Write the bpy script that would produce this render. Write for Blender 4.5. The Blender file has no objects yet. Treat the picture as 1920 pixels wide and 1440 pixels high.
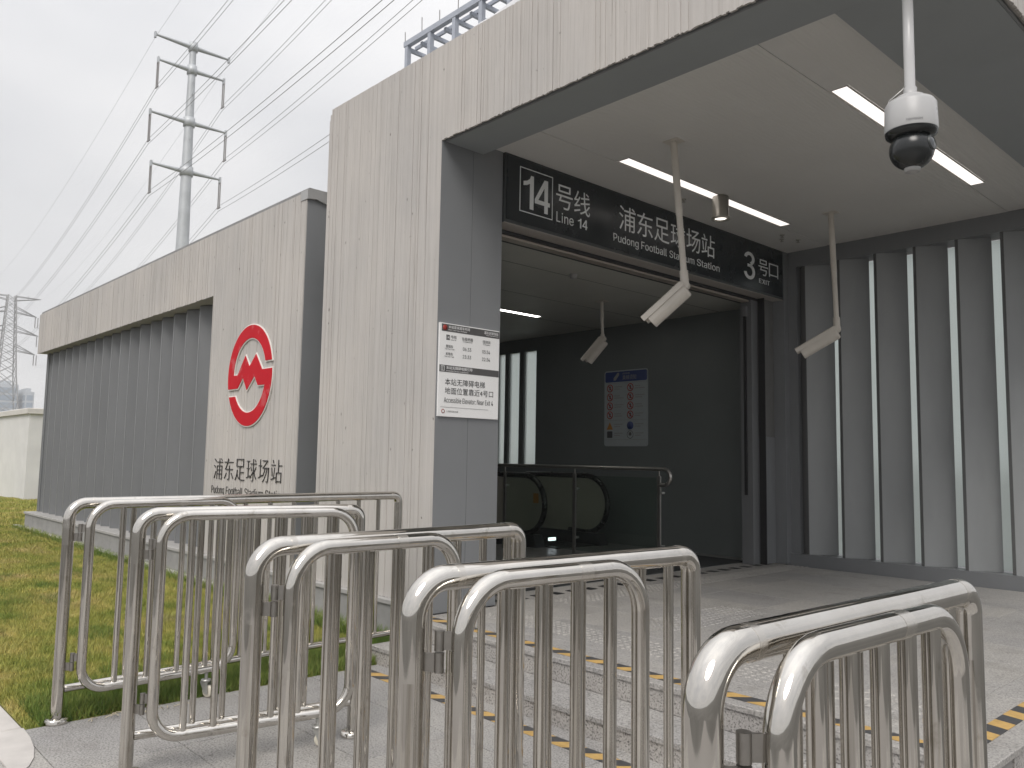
import bpy, math, random
import numpy as np
from mathutils import Vector, Matrix

random.seed(7)
rng = np.random.default_rng(7)
SC = bpy.context.scene
COL = SC.collection
rad = math.radians

# ------------------------------------------------------------------ camera
cam_d = bpy.data.cameras.new('camera')
cam = bpy.data.objects.new('camera', cam_d)
COL.objects.link(cam)
cam_d.sensor_fit = 'HORIZONTAL'
cam_d.sensor_width = 36.0
cam_d.lens = 1531.09 / 1920 * 36.0
cam_d.clip_start = 0.05
cam_d.clip_end = 6000
_y, _p, _r = rad(47.355), rad(5.2814), rad(0.9749)
_fw = Vector((-math.sin(_y) * math.cos(_p), math.cos(_y) * math.cos(_p), math.sin(_p)))
_rt = Vector((math.cos(_y), math.sin(_y), 0))
_up = _rt.cross(_fw)
_rt2 = _rt * math.cos(_r) + _up * math.sin(_r)
_up2 = _up * math.cos(_r) - _rt * math.sin(_r)
cam.matrix_world = Matrix(((_rt2.x, _up2.x, -_fw.x, 0), (_rt2.y, _up2.y, -_fw.y, 0),
                           (_rt2.z, _up2.z, -_fw.z, 1.55), (0, 0, 0, 1)))
SC.camera = cam

# ------------------------------------------------------------------ world: overcast sky
world = bpy.data.worlds.new('World')
SC.world = world
world.use_nodes = True
wn, wl = world.node_tree.nodes, world.node_tree.links
wn.clear()
w_out = wn.new('ShaderNodeOutputWorld')
w_bg = wn.new('ShaderNodeBackground')
w_bg.inputs['Strength'].default_value = 0.1
w_sky = wn.new('ShaderNodeTexSky')
w_sky.sky_type = 'NISHITA'
w_sky.sun_disc = False
sun_dir = Vector((0.36, -0.55, 0.75)).normalized()    # towards the veiled sun: behind the camera, high
w_sky.sun_elevation = math.asin(sun_dir.z)
w_sky.sun_rotation = math.atan2(sun_dir.x, sun_dir.y)
w_sky.dust_density = 4.0
w_tc = wn.new('ShaderNodeTexCoord')
w_map = wn.new('ShaderNodeMapping')
w_map.inputs['Scale'].default_value = (1.0, 1.0, 2.6)
w_noise = wn.new('ShaderNodeTexNoise')
w_noise.inputs['Scale'].default_value = 2.3
w_noise.inputs['Detail'].default_value = 5.0
w_noise.inputs['Roughness'].default_value = 0.45
w_ramp = wn.new('ShaderNodeValToRGB')
w_ramp.color_ramp.elements[0].position = 0.34
w_ramp.color_ramp.elements[0].color = (6.1, 6.13, 6.3, 1)
w_ramp.color_ramp.elements[1].position = 0.66
w_ramp.color_ramp.elements[1].color = (7.6, 7.52, 7.55, 1)
w_mix = wn.new('ShaderNodeMixRGB')
w_mix.inputs['Fac'].default_value = 0.94             # the cloud layer hides most of the blue
wl.new(w_tc.outputs['Generated'], w_map.inputs['Vector'])
wl.new(w_map.outputs['Vector'], w_noise.inputs['Vector'])
wl.new(w_noise.outputs['Fac'], w_ramp.inputs['Fac'])
wl.new(w_sky.outputs['Color'], w_mix.inputs['Color1'])
wl.new(w_ramp.outputs['Color'], w_mix.inputs['Color2'])
# an overcast sky grows brighter from the horizon to the zenith
w_sep = wn.new('ShaderNodeSeparateXYZ')
wl.new(w_tc.outputs['Generated'], w_sep.inputs['Vector'])
w_grad = wn.new('ShaderNodeMapRange')
w_grad.inputs['From Min'].default_value = 0.0
w_grad.inputs['From Max'].default_value = 1.0
w_grad.inputs['To Min'].default_value = 0.82
w_grad.inputs['To Max'].default_value = 1.80
w_sq = wn.new('ShaderNodeMath')
w_sq.operation = 'POWER'
w_sq.inputs[1].default_value = 2.0
w_sq.use_clamp = True
w_pos = wn.new('ShaderNodeMath')
w_pos.operation = 'MAXIMUM'
w_pos.inputs[1].default_value = 0.0
wl.new(w_sep.outputs['Z'], w_pos.inputs[0])
wl.new(w_pos.outputs[0], w_sq.inputs[0])
wl.new(w_sq.outputs[0], w_grad.inputs['Value'])
w_mul = wn.new('ShaderNodeMixRGB')
w_mul.blend_type = 'MULTIPLY'
w_mul.inputs['Fac'].default_value = 1.0
wl.new(w_mix.outputs['Color'], w_mul.inputs['Color1'])
wl.new(w_grad.outputs['Result'], w_mul.inputs['Color2'])
wl.new(w_mul.outputs['Color'], w_bg.inputs['Color'])
wl.new(w_bg.outputs['Background'], w_out.inputs['Surface'])

# ------------------------------------------------------------------ sun behind thin cloud
sun_l = bpy.data.lights.new('sun', 'SUN')
sun_l.energy = 1.5
sun_l.angle = rad(28)
sun_l.color = (1.0, 0.955, 0.9)
sun = bpy.data.objects.new('sun', sun_l)
COL.objects.link(sun)
sun.rotation_euler = (-sun_dir).to_track_quat('-Z', 'Y').to_euler()
sun.location = (0, -10, 30)

SC.view_settings.view_transform = 'Standard'
SC.view_settings.look = 'None'
SC.view_settings.gamma = 1.0
SC.view_settings.exposure = 0.40
SC.view_settings.use_curve_mapping = False
SC.render.engine = 'CYCLES'
SC.cycles.max_bounces = 8
SC.cycles.diffuse_bounces = 4
SC.cycles.glossy_bounces = 5
SC.cycles.transmission_bounces = 6
SC.cycles.transparent_max_bounces = 8
SC.cycles.use_denoising = True
SC.cycles.sample_clamp_indirect = 6.0
SC.cycles.caustics_reflective = False
SC.cycles.caustics_refractive = False


# ================================================================== helpers
class MB:
    """collects shapes into one mesh"""
    def __init__(s):
        s.v, s.f, s.sm = [], [], []

    def add(s, vs, fs, smooth=False):
        o = len(s.v)
        s.v += [tuple(v) for v in vs]
        s.f += [tuple(i + o for i in f) for f in fs]
        s.sm += [smooth] * len(fs)
        return s

    def box(s, x0, x1, y0, y1, z0, z1):
        vs = [(x0, y0, z0), (x1, y0, z0), (x1, y1, z0), (x0, y1, z0), (x0, y0, z1), (x1, y0, z1), (x1, y1, z1), (x0, y1, z1)]
        return s.add(vs, [(3, 2, 1, 0), (4, 5, 6, 7), (0, 1, 5, 4), (1, 2, 6, 5), (2, 3, 7, 6), (3, 0, 4, 7)])

    def bbox(s, x0, x1, y0, y1, z0, z1, b=0.004):
        """box with a small chamfer on the upper edges"""
        vs = [(x0, y0, z0), (x1, y0, z0), (x1, y1, z0), (x0, y1, z0),
              (x0, y0, z1 - b), (x1, y0, z1 - b), (x1, y1, z1 - b), (x0, y1, z1 - b),
              (x0 + b, y0 + b, z1), (x1 - b, y0 + b, z1), (x1 - b, y1 - b, z1), (x0 + b, y1 - b, z1)]
        return s.add(vs, [(3, 2, 1, 0), (0, 1, 5, 4), (1, 2, 6, 5), (2, 3, 7, 6), (3, 0, 4, 7),
                          (4, 5, 9, 8), (5, 6, 10, 9), (6, 7, 11, 10), (7, 4, 8, 11), (8, 9, 10, 11)])

    def prism(s, pts, a, b, axis='y'):
        """pts 2D outline; extruded from a to b along axis. axis y: (x,z); x: (y,z); z: (x,y)"""
        def m(p, t):
            return {'y': (p[0], t, p[1]), 'x': (t, p[0], p[1]), 'z': (p[0], p[1], t)}[axis]
        n = len(pts)
        vs = [m(p, a) for p in pts] + [m(p, b) for p in pts]
        fs = [tuple(range(n))[::-1], tuple(range(n, 2 * n))] + [(i, (i + 1) % n, n + (i + 1) % n, n + i) for i in range(n)]
        return s.add(vs, fs)

    def tube(s, pts, r, seg=12, caps=True, smooth=True, closed=False):
        pts = [Vector(p) for p in pts]
        n = len(pts)
        rs = r if isinstance(r, (list, tuple)) else [r] * n
        vs, fs = [], []
        ref = None
        for i, p in enumerate(pts):
            if closed:
                d = (pts[(i + 1) % n] - pts[i - 1]).normalized()
            else:
                d = ((pts[i + 1] if i < n - 1 else p) - (pts[i - 1] if i else p)).normalized()
            if ref is None:
                ref = Vector((0, 0, 1)) if abs(d.z) < 0.9 else Vector((1, 0, 0))
                ref = (ref - d * ref.dot(d)).normalized()
            else:
                ref = (ref - d * ref.dot(d)).normalized()
            b = d.cross(ref)
            for k in range(seg):
                a = 2 * math.pi * k / seg
                vs.append(p + (ref * math.cos(a) + b * math.sin(a)) * rs[i])
        m = n if closed else n - 1
        for i in range(m):
            j = (i + 1) % n
            for k in range(seg):
                k2 = (k + 1) % seg
                fs.append((i * seg + k, i * seg + k2, j * seg + k2, j * seg + k))
        s.add(vs, fs, smooth)
        if caps and not closed:
            s.add(vs[:seg], [tuple(range(seg))[::-1]])
            s.add(vs[-seg:], [tuple(range(seg))])
        return s

    def cyl(s, p0, p1, r, seg=14, r1=None):
        return s.tube([p0, p1], [r, r if r1 is None else r1], seg)

    def lathe(s, prof, c=(0, 0, 0), seg=24, axis=None):
        """prof: list of (radius, height) revolved about z through c, optionally turned by a matrix"""
        vs, fs = [], []
        n = len(prof)
        M = axis or Matrix.Identity(3)
        c = Vector(c)
        for (r, h) in prof:
            for k in range(seg):
                a = 2 * math.pi * k / seg
                vs.append(c + M @ Vector((r * math.cos(a), r * math.sin(a), h)))
        for i in range(n - 1):
            for k in range(seg):
                k2 = (k + 1) % seg
                fs.append((i * seg + k, i * seg + k2, (i + 1) * seg + k2, (i + 1) * seg + k))
        return s.add(vs, fs, True)

    def mesh(s, name, mat, off=(0, 0, 0)):
        me = bpy.data.meshes.new(name)
        ox, oy, oz = off
        me.from_pydata([(x - ox, y - oy, z - oz) for x, y, z in s.v], [], s.f)
        me.polygons.foreach_set('use_smooth', s.sm)
        if mat is not None:
            me.materials.append(mat)
        me.update()
        return me

    def build(s, name, mat, parent=None, world=True):
        off = wloc(parent) if (parent is not None and world) else (0, 0, 0)
        return link(name, s.mesh(name, mat, off), parent)


def wloc(o):
    v = Vector((0, 0, 0))
    while o is not None:
        v += o.location
        o = o.parent
    return v


def link(name, me, parent=None, loc=None):
    o = bpy.data.objects.new(name, me)
    COL.objects.link(o)
    if parent is not None:
        o.parent = parent
    if loc is not None:
        o.location = loc
    return o


def tag(o, label=None, cat=None, group=None, kind=None):
    for k, v in (('label', label), ('category', cat), ('group', group), ('kind', kind)):
        if v:
            o[k] = v
    return o


def thing(name, label, cat, loc=(0, 0, 0), rz=0.0, group=None):
    o = bpy.data.objects.new(name, None)
    o.empty_display_size = 0.1
    COL.objects.link(o)
    o.location = loc
    o.rotation_euler = (0, 0, rz)
    return tag(o, label, cat, group)


def fillet(pts, r, n=6):
    """round the inner corners of a polyline"""
    P = [Vector(p) for p in pts]
    rr = r if isinstance(r, (list, tuple)) else [r] * len(P)
    out = [P[0]]
    for i in range(1, len(P) - 1):
        a, b, c = P[i - 1], P[i], P[i + 1]
        u, w = (a - b).normalized(), (c - b).normalized()
        ang = u.angle(w)
        q = rr[i]
        t = q / math.tan(ang / 2)
        p0, p1 = b + u * t, b + w * t
        ctr = b + (u + w).normalized() * (q / math.sin(ang / 2))
        e0, e1 = p0 - ctr, p1 - ctr
        th = e0.angle(e1)
        for k in range(n + 1):
            f = k / n
            out.append(ctr + (e0 * math.sin((1 - f) * th) + e1 * math.sin(f * th)) / math.sin(th))
    out.append(P[-1])
    return out


# ------------------------------------------------------------------ materials
def new_mat(name):
    m = bpy.data.materials.new(name)
    m.use_nodes = True
    nt = m.node_tree
    return m, nt, nt.nodes['Principled BSDF']


def pos_noise(nt, scale, detail=4, rough=0.55, stretch=(1, 1, 1), off=0.0):
    g = nt.nodes.new('ShaderNodeNewGeometry')
    mp = nt.nodes.new('ShaderNodeMapping')
    mp.inputs['Scale'].default_value = stretch
    mp.inputs['Location'].default_value = (off, off * 1.7, off * 0.6)
    no = nt.nodes.new('ShaderNodeTexNoise')
    no.inputs['Scale'].default_value = scale
    no.inputs['Detail'].default_value = detail
    no.inputs['Roughness'].default_value = rough
    nt.links.new(g.outputs['Position'], mp.inputs['Vector'])
    nt.links.new(mp.outputs['Vector'], no.inputs['Vector'])
    return no.outputs['Fac']


def ramp(nt, fac, stops):
    r = nt.nodes.new('ShaderNodeValToRGB')
    e = r.color_ramp.elements
    while len(e) < len(stops):
        e.new(0.5)
    for k, (p, c) in enumerate(stops):
        e[k].position = p
        e[k].color = (*c, 1) if len(c) == 3 else c
    nt.links.new(fac, r.inputs['Fac'])
    return r.outputs['Color']


def mixc(nt, fac, a, b, mode='MIX'):
    m = nt.nodes.new('ShaderNodeMixRGB')
    m.blend_type = mode
    for s, v in (('Fac', fac), ('Color1', a), ('Color2', b)):
        if isinstance(v, (int, float)):
            m.inputs[s].default_value = v
        elif isinstance(v, tuple):
            m.inputs[s].default_value = (*v, 1) if len(v) == 3 else v
        else:
            nt.links.new(v, m.inputs[s])
    return m.outputs['Color']


def bump(nt, bs, h, strength=0.3, dist=0.01):
    b = nt.nodes.new('ShaderNodeBump')
    b.inputs['Strength'].default_value = strength
    b.inputs['Distance'].default_value = dist
    nt.links.new(h, b.inputs['Height'])
    nt.links.new(b.outputs['Normal'], bs.inputs['Normal'])


def plain(name, col, rough=0.5, metal=0.0, vary=0.12, scale=6.0, bumps=0.0, bscale=120.0, stretch=(1, 1, 1), spec=0.5):
    m, nt, bs = new_mat(name)
    bs.inputs['Roughness'].default_value = rough
    bs.inputs['Metallic'].default_value = metal
    bs.inputs['Specular IOR Level'].default_value = spec
    n = pos_noise(nt, scale, 5, 0.6, stretch)
    lo = tuple(c * (1 - vary) for c in col)
    hi = tuple(min(1, c * (1 + vary)) for c in col)
    nt.links.new(ramp(nt, n, [(0.3, lo), (0.7, hi)]), bs.inputs['Base Color'])
    rr = ramp(nt, pos_noise(nt, scale * 2.3, 4, 0.6, stretch, 3.0), [(0.3, (max(0.02, rough - 0.08),) * 3), (0.7, (min(1, rough + 0.08),) * 3)])
    nt.links.new(rr, bs.inputs['Roughness'])
    if bumps:
        bump(nt, bs, pos_noise(nt, bscale, 3), bumps, 0.004)
    return m


def emit(name, col, strength):
    m, nt, bs = new_mat(name)
    bs.inputs['Base Color'].default_value = (0.8, 0.8, 0.8, 1)
    bs.inputs['Emission Color'].default_value = (*col, 1)
    bs.inputs['Emission Strength'].default_value = strength
    return m


def concrete_mat():
    m, nt, bs = new_mat('board_marked_concrete')
    bs.inputs['Roughness'].default_value = 0.86
    bs.inputs['Specular IOR Level'].default_value = 0.25
    streak = pos_noise(nt, 1.0, 6, 0.7, (34, 34, 0.55))
    c1 = ramp(nt, streak, [(0.28, (0.46, 0.44, 0.415)), (0.5, (0.52, 0.50, 0.474)), (0.75, (0.56, 0.54, 0.513))])
    cloud = ramp(nt, pos_noise(nt, 0.9, 5, 0.6, (1, 1, 0.8), 5.0), [(0.3, (0.87, 0.87, 0.885)), (0.7, (1.03, 1.01, 1.0))])
    c2 = mixc(nt, 1.0, c1, cloud, 'MULTIPLY')
    pits = ramp(nt, pos_noise(nt, 26.0, 2, 0.4, (1, 1, 0.55), 9.0), [(0.235, (0.30, 0.28, 0.26)), (0.265, (1, 1, 1))])
    fine = ramp(nt, pos_noise(nt, 1.0, 2, 0.5, (130, 130, 1.1), 2.0), [(0.30, (0.55, 0.53, 0.51)), (0.38, (1, 1, 1))])
    c3 = mixc(nt, 0.75, c2, pits, 'MULTIPLY')
    c4 = mixc(nt, 0.55, c3, fine, 'MULTIPLY')
    nt.links.new(c4, bs.inputs['Base Color'])
    bump(nt, bs, pos_noise(nt, 1.0, 5, 0.65, (90, 90, 6.0), 1.0), 0.45, 0.006)
    return m


def granite_mat(name, light, dark, amount, scale=110.0, rough=0.7, warm=0.0):
    m, nt, bs = new_mat(name)
    bs.inputs['Roughness'].default_value = rough
    sp = ramp(nt, pos_noise(nt, scale, 3, 0.75), [(0.36, dark), (0.36 + amount, light), (0.78, tuple(min(1, c * 1.22) for c in light))])
    big = ramp(nt, pos_noise(nt, 1.6, 4, 0.6, (1, 1, 1), 4.0), [(0.3, (0.86, 0.86, 0.87)), (0.7, (1.05, 1.04, 1.02))])
    c = mixc(nt, 1.0, sp, big, 'MULTIPLY')
    st_ = ramp(nt, pos_noise(nt, 3.3, 6, 0.72, (1, 1, 1), 13.0), [(0.30, (0.74, 0.73, 0.71)), (0.48, (1, 1, 1))])
    c = mixc(nt, 0.8, c, st_, 'MULTIPLY')
    spots = ramp(nt, pos_noise(nt, 17.0, 2, 0.4, (1, 1, 1), 21.0), [(0.235, (0.45, 0.44, 0.42)), (0.26, (1, 1, 1))])
    c = mixc(nt, 0.7, c, spots, 'MULTIPLY')
    oi = nt.nodes.new('ShaderNodeObjectInfo')
    tone = ramp(nt, oi.outputs['Random'], [(0.0, (0.93, 0.93, 0.94)), (1.0, (1.05, 1.04, 1.02))])
    c = mixc(nt, 1.0, c, tone, 'MULTIPLY')
    nt.links.new(c, bs.inputs['Base Color'])
    bump(nt, bs, pos_noise(nt, scale * 0.9, 3), 0.25, 0.003)
    return m


def steel_mat(name, stretch):
    m, nt, bs = new_mat(name)
    bs.inputs['Metallic'].default_value = 1.0
    c = ramp(nt, pos_noise(nt, 7.0, 4, 0.6, (1, 1, 0.4)), [(0.3, (0.58, 0.555, 0.515)), (0.7, (0.67, 0.645, 0.605))])
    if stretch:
        c = mixc(nt, 1.0, c, ramp(nt, pos_noise(nt, 1.0, 3, 0.6, stretch, 6.0), [(0.34, (0.62, 0.60, 0.57)), (0.5, (1, 1, 1))]), 'MULTIPLY')  # grain-like streaks painted into the colour, standing in for dark reflections
    smudge = ramp(nt, pos_noise(nt, 11.0, 5, 0.7, (1, 1, 0.7), 17.0), [(0.60, (1, 1, 1)), (0.70, (0.80, 0.78, 0.75))])
    c = mixc(nt, 1.0, c, smudge, 'MULTIPLY')
    nt.links.new(c, bs.inputs['Base Color'])
    r1 = ramp(nt, pos_noise(nt, 9.0, 5, 0.65, (1, 1, 1), 3.0), [(0.35, (0.03,) * 3), (0.60, (0.085,) * 3), (0.72, (0.26,) * 3)])
    nt.links.new(r1, bs.inputs['Roughness'])
    bump(nt, bs, pos_noise(nt, 5.0, 2, 0.5, (1, 1, 1), 8.0), 0.06, 0.02)
    return m


def steel_worn_mat():
    m, nt, bs = new_mat('ground_weld_steel')
    bs.inputs['Metallic'].default_value = 1.0
    bs.inputs['Base Color'].default_value = (0.64, 0.61, 0.565, 1)
    bs.inputs['Roughness'].default_value = 0.27
    bump(nt, bs, pos_noise(nt, 160.0, 3), 0.15, 0.002)
    return m


def ribbed_ceiling_mat():
    m, nt, bs = new_mat('ribbed_ceiling_metal')
    bs.inputs['Roughness'].default_value = 0.55
    c = ramp(nt, pos_noise(nt, 0.8, 3), [(0.3, (0.67, 0.66, 0.635)), (0.7, (0.72, 0.71, 0.685))])
    g = nt.nodes.new('ShaderNodeNewGeometry')
    wv = nt.nodes.new('ShaderNodeTexWave')
    wv.wave_type = 'BANDS'
    wv.bands_direction = 'X'
    wv.inputs['Scale'].default_value = 10.0
    nt.links.new(g.outputs['Position'], wv.inputs['Vector'])
    nt.links.new(c, bs.inputs['Base Color'])
    bump(nt, bs, wv.outputs['Fac'], 0.3, 0.006)
    return m


def stripes_mat(name, ca, cb, period, axis, slant):
    """printed diagonal stripes on hazard tape"""
    m, nt, bs = new_mat(name)
    bs.inputs['Roughness'].default_value = 0.6
    g = nt.nodes.new('ShaderNodeNewGeometry')
    sx = nt.nodes.new('ShaderNodeSeparateXYZ')
    nt.links.new(g.outputs['Position'], sx.inputs['Vector'])
    a, b = ('X', 'Y') if axis == 'x' else ('Y', 'X')
    m1 = nt.nodes.new('ShaderNodeMath'); m1.operation = 'MULTIPLY_ADD'
    nt.links.new(sx.outputs[b], m1.inputs[0]); m1.inputs[1].default_value = slant
    nt.links.new(sx.outputs[a], m1.inputs[2])
    m2 = nt.nodes.new('ShaderNodeMath'); m2.operation = 'DIVIDE'
    nt.links.new(m1.outputs[0], m2.inputs[0]); m2.inputs[1].default_value = period
    m3 = nt.nodes.new('ShaderNodeMath'); m3.operation = 'FRACT'
    nt.links.new(m2.outputs[0], m3.inputs[0])
    m4 = nt.nodes.new('ShaderNodeMath'); m4.operation = 'GREATER_THAN'
    nt.links.new(m3.outputs[0], m4.inputs[0]); m4.inputs[1].default_value = 0.5
    c = mixc(nt, m4.outputs[0], ca, cb)
    dirt = ramp(nt, pos_noise(nt, 14.0, 5, 0.7), [(0.3, (0.72, 0.72, 0.72)), (0.6, (1, 1, 1))])
    nt.links.new(mixc(nt, 1.0, c, dirt, 'MULTIPLY'), bs.inputs['Base Color'])
    return m


def lawn_mat(name, blades):
    m, nt, bs = new_mat(name)
    bs.inputs['Roughness'].default_value = 0.75
    bs.inputs['Specular IOR Level'].default_value = 0.2
    n1 = pos_noise(nt, 1.1, 5, 0.6, (1.0, 1.3, 1))
    c1 = ramp(nt, n1, [(0.30, (0.17, 0.235, 0.055)), (0.43, (0.31, 0.335, 0.09)), (0.56, (0.41, 0.385, 0.13)), (0.70, (0.49, 0.405, 0.21))])
    n2 = pos_noise(nt, 9.0, 3, 0.6, (1, 1, 1), 7.0)
    c2 = ramp(nt, n2, [(0.3, (0.72, 0.80, 0.7)), (0.7, (1.2, 1.12, 1.1))])
    c = mixc(nt, 1.0, c1, c2, 'MULTIPLY')
    if blades:
        at = nt.nodes.new('ShaderNodeAttribute'); at.attribute_name = 'tone'
        c = mixc(nt, at.outputs['Fac'], c, ramp(nt, n2, [(0.3, (0.07, 0.15, 0.03)), (0.7, (0.13, 0.22, 0.045))]))
        at2 = nt.nodes.new('ShaderNodeAttribute'); at2.attribute_name = 'shade'
        c = mixc(nt, 1.0, c, ramp(nt, at2.outputs['Fac'], [(0.0, (0.75, 0.8, 0.75)), (1.0, (1.3, 1.2, 1.15))]), 'MULTIPLY')
    else:
        c = mixc(nt, 1.0, c, (0.55, 0.55, 0.5), 'MULTIPLY')
        bump(nt, bs, pos_noise(nt, 60.0, 4), 0.8, 0.02)
    nt.links.new(c, bs.inputs['Base Color'])
    return m


def frosted_mat():
    m, nt, bs = new_mat('frosted_glass')
    nt.nodes.remove(bs)
    out = nt.nodes['Material Output']
    t = nt.nodes.new('ShaderNodeBsdfTranslucent'); t.inputs['Color'].default_value = (0.86, 0.9, 0.88, 1)
    r = nt.nodes.new('ShaderNodeBsdfRefraction'); r.inputs['IOR'].default_value = 1.02
    r.inputs['Roughness'].default_value = 0.7; r.inputs['Color'].default_value = (0.9, 0.94, 0.92, 1)
    x = nt.nodes.new('ShaderNodeMixShader'); x.inputs['Fac'].default_value = 0.5
    nt.links.new(t.outputs[0], x.inputs[1]); nt.links.new(r.outputs[0], x.inputs[2])
    nt.links.new(x.outputs[0], out.inputs['Surface'])
    return m


def clear_glass_mat():
    m, nt, bs = new_mat('tinted_clear_glass')
    nt.nodes.remove(bs)
    out = nt.nodes['Material Output']
    t = nt.nodes.new('ShaderNodeBsdfTransparent'); t.inputs['Color'].default_value = (0.78, 0.84, 0.80, 1)
    g = nt.nodes.new('ShaderNodeBsdfGlossy'); g.inputs['Roughness'].default_value = 0.02
    f = nt.nodes.new('ShaderNodeLayerWeight'); f.inputs['Blend'].default_value = 0.15
    x = nt.nodes.new('ShaderNodeMixShader')
    nt.links.new(ramp(nt, f.outputs['Facing'], [(0.0, (0.03,) * 3), (0.6, (0.10,) * 3), (1.0, (0.7,) * 3)]), x.inputs['Fac'])
    nt.links.new(t.outputs[0], x.inputs[1]); nt.links.new(g.outputs[0], x.inputs[2])
    nt.links.new(x.outputs[0], out.inputs['Surface'])
    return m


M = {}
M['concrete'] = concrete_mat()
M['steel'] = steel_mat('polished_stainless_steel', None)
M['steel_v'] = steel_mat('reflection_streaked_upright_steel', (70, 70, 0.5))
M['steel_h'] = steel_mat('reflection_streaked_rail_steel', (50, 0.5, 50))
M['weld'] = steel_worn_mat()
M['granite'] = granite_mat('flamed_granite', (0.385, 0.375, 0.36), (0.15, 0.147, 0.143), 0.17, 95)
M['granite_porch'] = granite_mat('porch_granite', (0.40, 0.388, 0.372), (0.20, 0.195, 0.19), 0.2, 90, 0.55)
M['granite_riser'] = granite_mat('speckled_riser_granite', (0.40, 0.385, 0.37), (0.06, 0.058, 0.056), 0.13, 85, 0.5)
M['grey_panel'] = plain('grey_aluminium_panel', (0.205, 0.213, 0.222), 0.42, 0.0, 0.05, 1.2)
M['porch_fin'] = plain('porch_fin_panel', (0.30, 0.312, 0.316), 0.45, 0.0, 0.10, 2.0, stretch=(1, 1, 0.3))  # wing fin grey lightened in colour to offset the porch shade
M['fin'] = plain('grey_fin_panel', (0.165, 0.17, 0.176), 0.45, 0.0, 0.08, 2.0, stretch=(1, 1, 0.3))
M['fin_edge'] = plain('fin_edge_trim', (0.195, 0.20, 0.205), 0.4, 0.0, 0.05)
M['fin_dark_edge'] = plain('dark_fin_edge', (0.11, 0.112, 0.112), 0.45, 0.0, 0.05)
M['soffit'] = plain('grey_soffit_panel', (0.31, 0.33, 0.34), 0.5, 0.0, 0.05, 1.0)
M['ceiling'] = ribbed_ceiling_mat()
M['ceiling_band'] = plain('plain_ceiling_band', (0.67, 0.66, 0.64), 0.5, 0.0, 0.03)
M['plinth'] = plain('cement_plinth', (0.27, 0.267, 0.26), 0.85, 0.0, 0.14, 5.0, 0.3, 90)
M['ledge'] = plain('pale_ledge_stone', (0.36, 0.352, 0.34), 0.8, 0.0, 0.1, 7.0, 0.2, 120)
M['flashing'] = plain('zinc_flashing', (0.40, 0.40, 0.395), 0.45, 0.4, 0.1, 8.0)
M['roof'] = plain('roof_membrane', (0.25, 0.25, 0.25), 0.9)
M['interior'] = plain('dark_interior_wall', (0.15, 0.168, 0.166), 0.4, 0.0, 0.06, 1.0)
M['interior_ceiling'] = plain('interior_ceiling_panel', (0.55, 0.55, 0.50), 0.5, 0.0, 0.05, 1.0)
M['interior_floor'] = plain('dark_interior_floor', (0.22, 0.22, 0.215), 0.35, 0.0, 0.12, 3.0)
M['mat'] = plain('black_entrance_mat', (0.018, 0.02, 0.021), 0.9, 0.0, 0.2, 30, 0.6, 200)
M['header'] = plain('beige_header_panel', (0.50, 0.46, 0.42), 0.4, 0.1, 0.04, 3.0, stretch=(1, 0.1, 1))
M['track'] = plain('brushed_door_track', (0.62, 0.54, 0.47), 0.35, 0.6, 0.04, 3.0, stretch=(1, 0.05, 1))
M['black'] = plain('black_rubber', (0.012, 0.012, 0.013), 0.5, 0.0, 0.1)
M['sign'] = plain('black_sign_panel', (0.013, 0.018, 0.021), 0.25, 0.0, 0.1, 1.0)
M['sign_frame'] = plain('sign_box_frame', (0.045, 0.05, 0.05), 0.4, 0.0, 0.05)
M['letter'] = plain('white_sign_lettering', (0.80, 0.82, 0.82), 0.5, 0.0, 0.02)
M['print_white'] = plain('white_print', (0.78, 0.78, 0.78), 0.5, 0.0, 0.02)
M['ink'] = plain('dark_grey_ink', (0.06, 0.06, 0.062), 0.5, 0.0, 0.03)
M['ink_band'] = plain('grey_print_band', (0.085, 0.083, 0.083), 0.45, 0.0, 0.03)
M['ink_light'] = plain('mid_grey_ink', (0.30, 0.30, 0.30), 0.5, 0.0, 0.03)
M['board'] = plain('white_board', (0.86, 0.86, 0.855), 0.35, 0.0, 0.02)
M['blue'] = plain('blue_print', (0.03, 0.055, 0.19), 0.4, 0.0, 0.05)
M['orange'] = plain('orange_print', (0.45, 0.20, 0.04), 0.4, 0.0, 0.05)
def red_mat():
    m, nt, bs = new_mat('red_emblem_enamel')
    bs.inputs['Roughness'].default_value = 0.6
    bs.inputs['Specular IOR Level'].default_value = 0.15
    c = ramp(nt, pos_noise(nt, 3.0, 4), [(0.3, (0.50, 0.006, 0.016)), (0.7, (0.56, 0.009, 0.021))])
    pale_patch = ramp(nt, pos_noise(nt, 4.2, 5, 0.7, (1, 1, 0.8), 11.0), [(0.58, (0, 0, 0)), (0.62, (0.6, 0.6, 0.6))])  # scattered paler pink patches
    nt.links.new(mixc(nt, pale_patch, c, (0.55, 0.12, 0.13)), bs.inputs['Base Color'])
    return m
M['red'] = red_mat()
M['red_print'] = plain('red_print', (0.33, 0.04, 0.03), 0.4, 0.0, 0.05)
M['white_edge'] = plain('white_emblem_edge', (0.78, 0.76, 0.72), 0.5, 0.0, 0.04)
M['black_letter'] = plain('black_wall_lettering', (0.02, 0.018, 0.017), 0.4, 0.0, 0.05)
M['cam_white'] = plain('cream_camera_casing', (0.62, 0.58, 0.52), 0.4, 0.0, 0.07, 5.0)
M['dome_white'] = plain('white_dome_housing', (0.43, 0.43, 0.43), 0.35, 0.0, 0.03)
M['dome_black'] = plain('black_dome_ball', (0.018, 0.02, 0.021), 0.22, 0.0, 0.05)
M['lens'] = plain('camera_lens_glass', (0.03, 0.035, 0.04), 0.05, 0.0, 0.05, spec=1.0)
M['downlight'] = plain('grey_downlight_metal', (0.42, 0.40, 0.36), 0.35, 0.5, 0.05)
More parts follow.
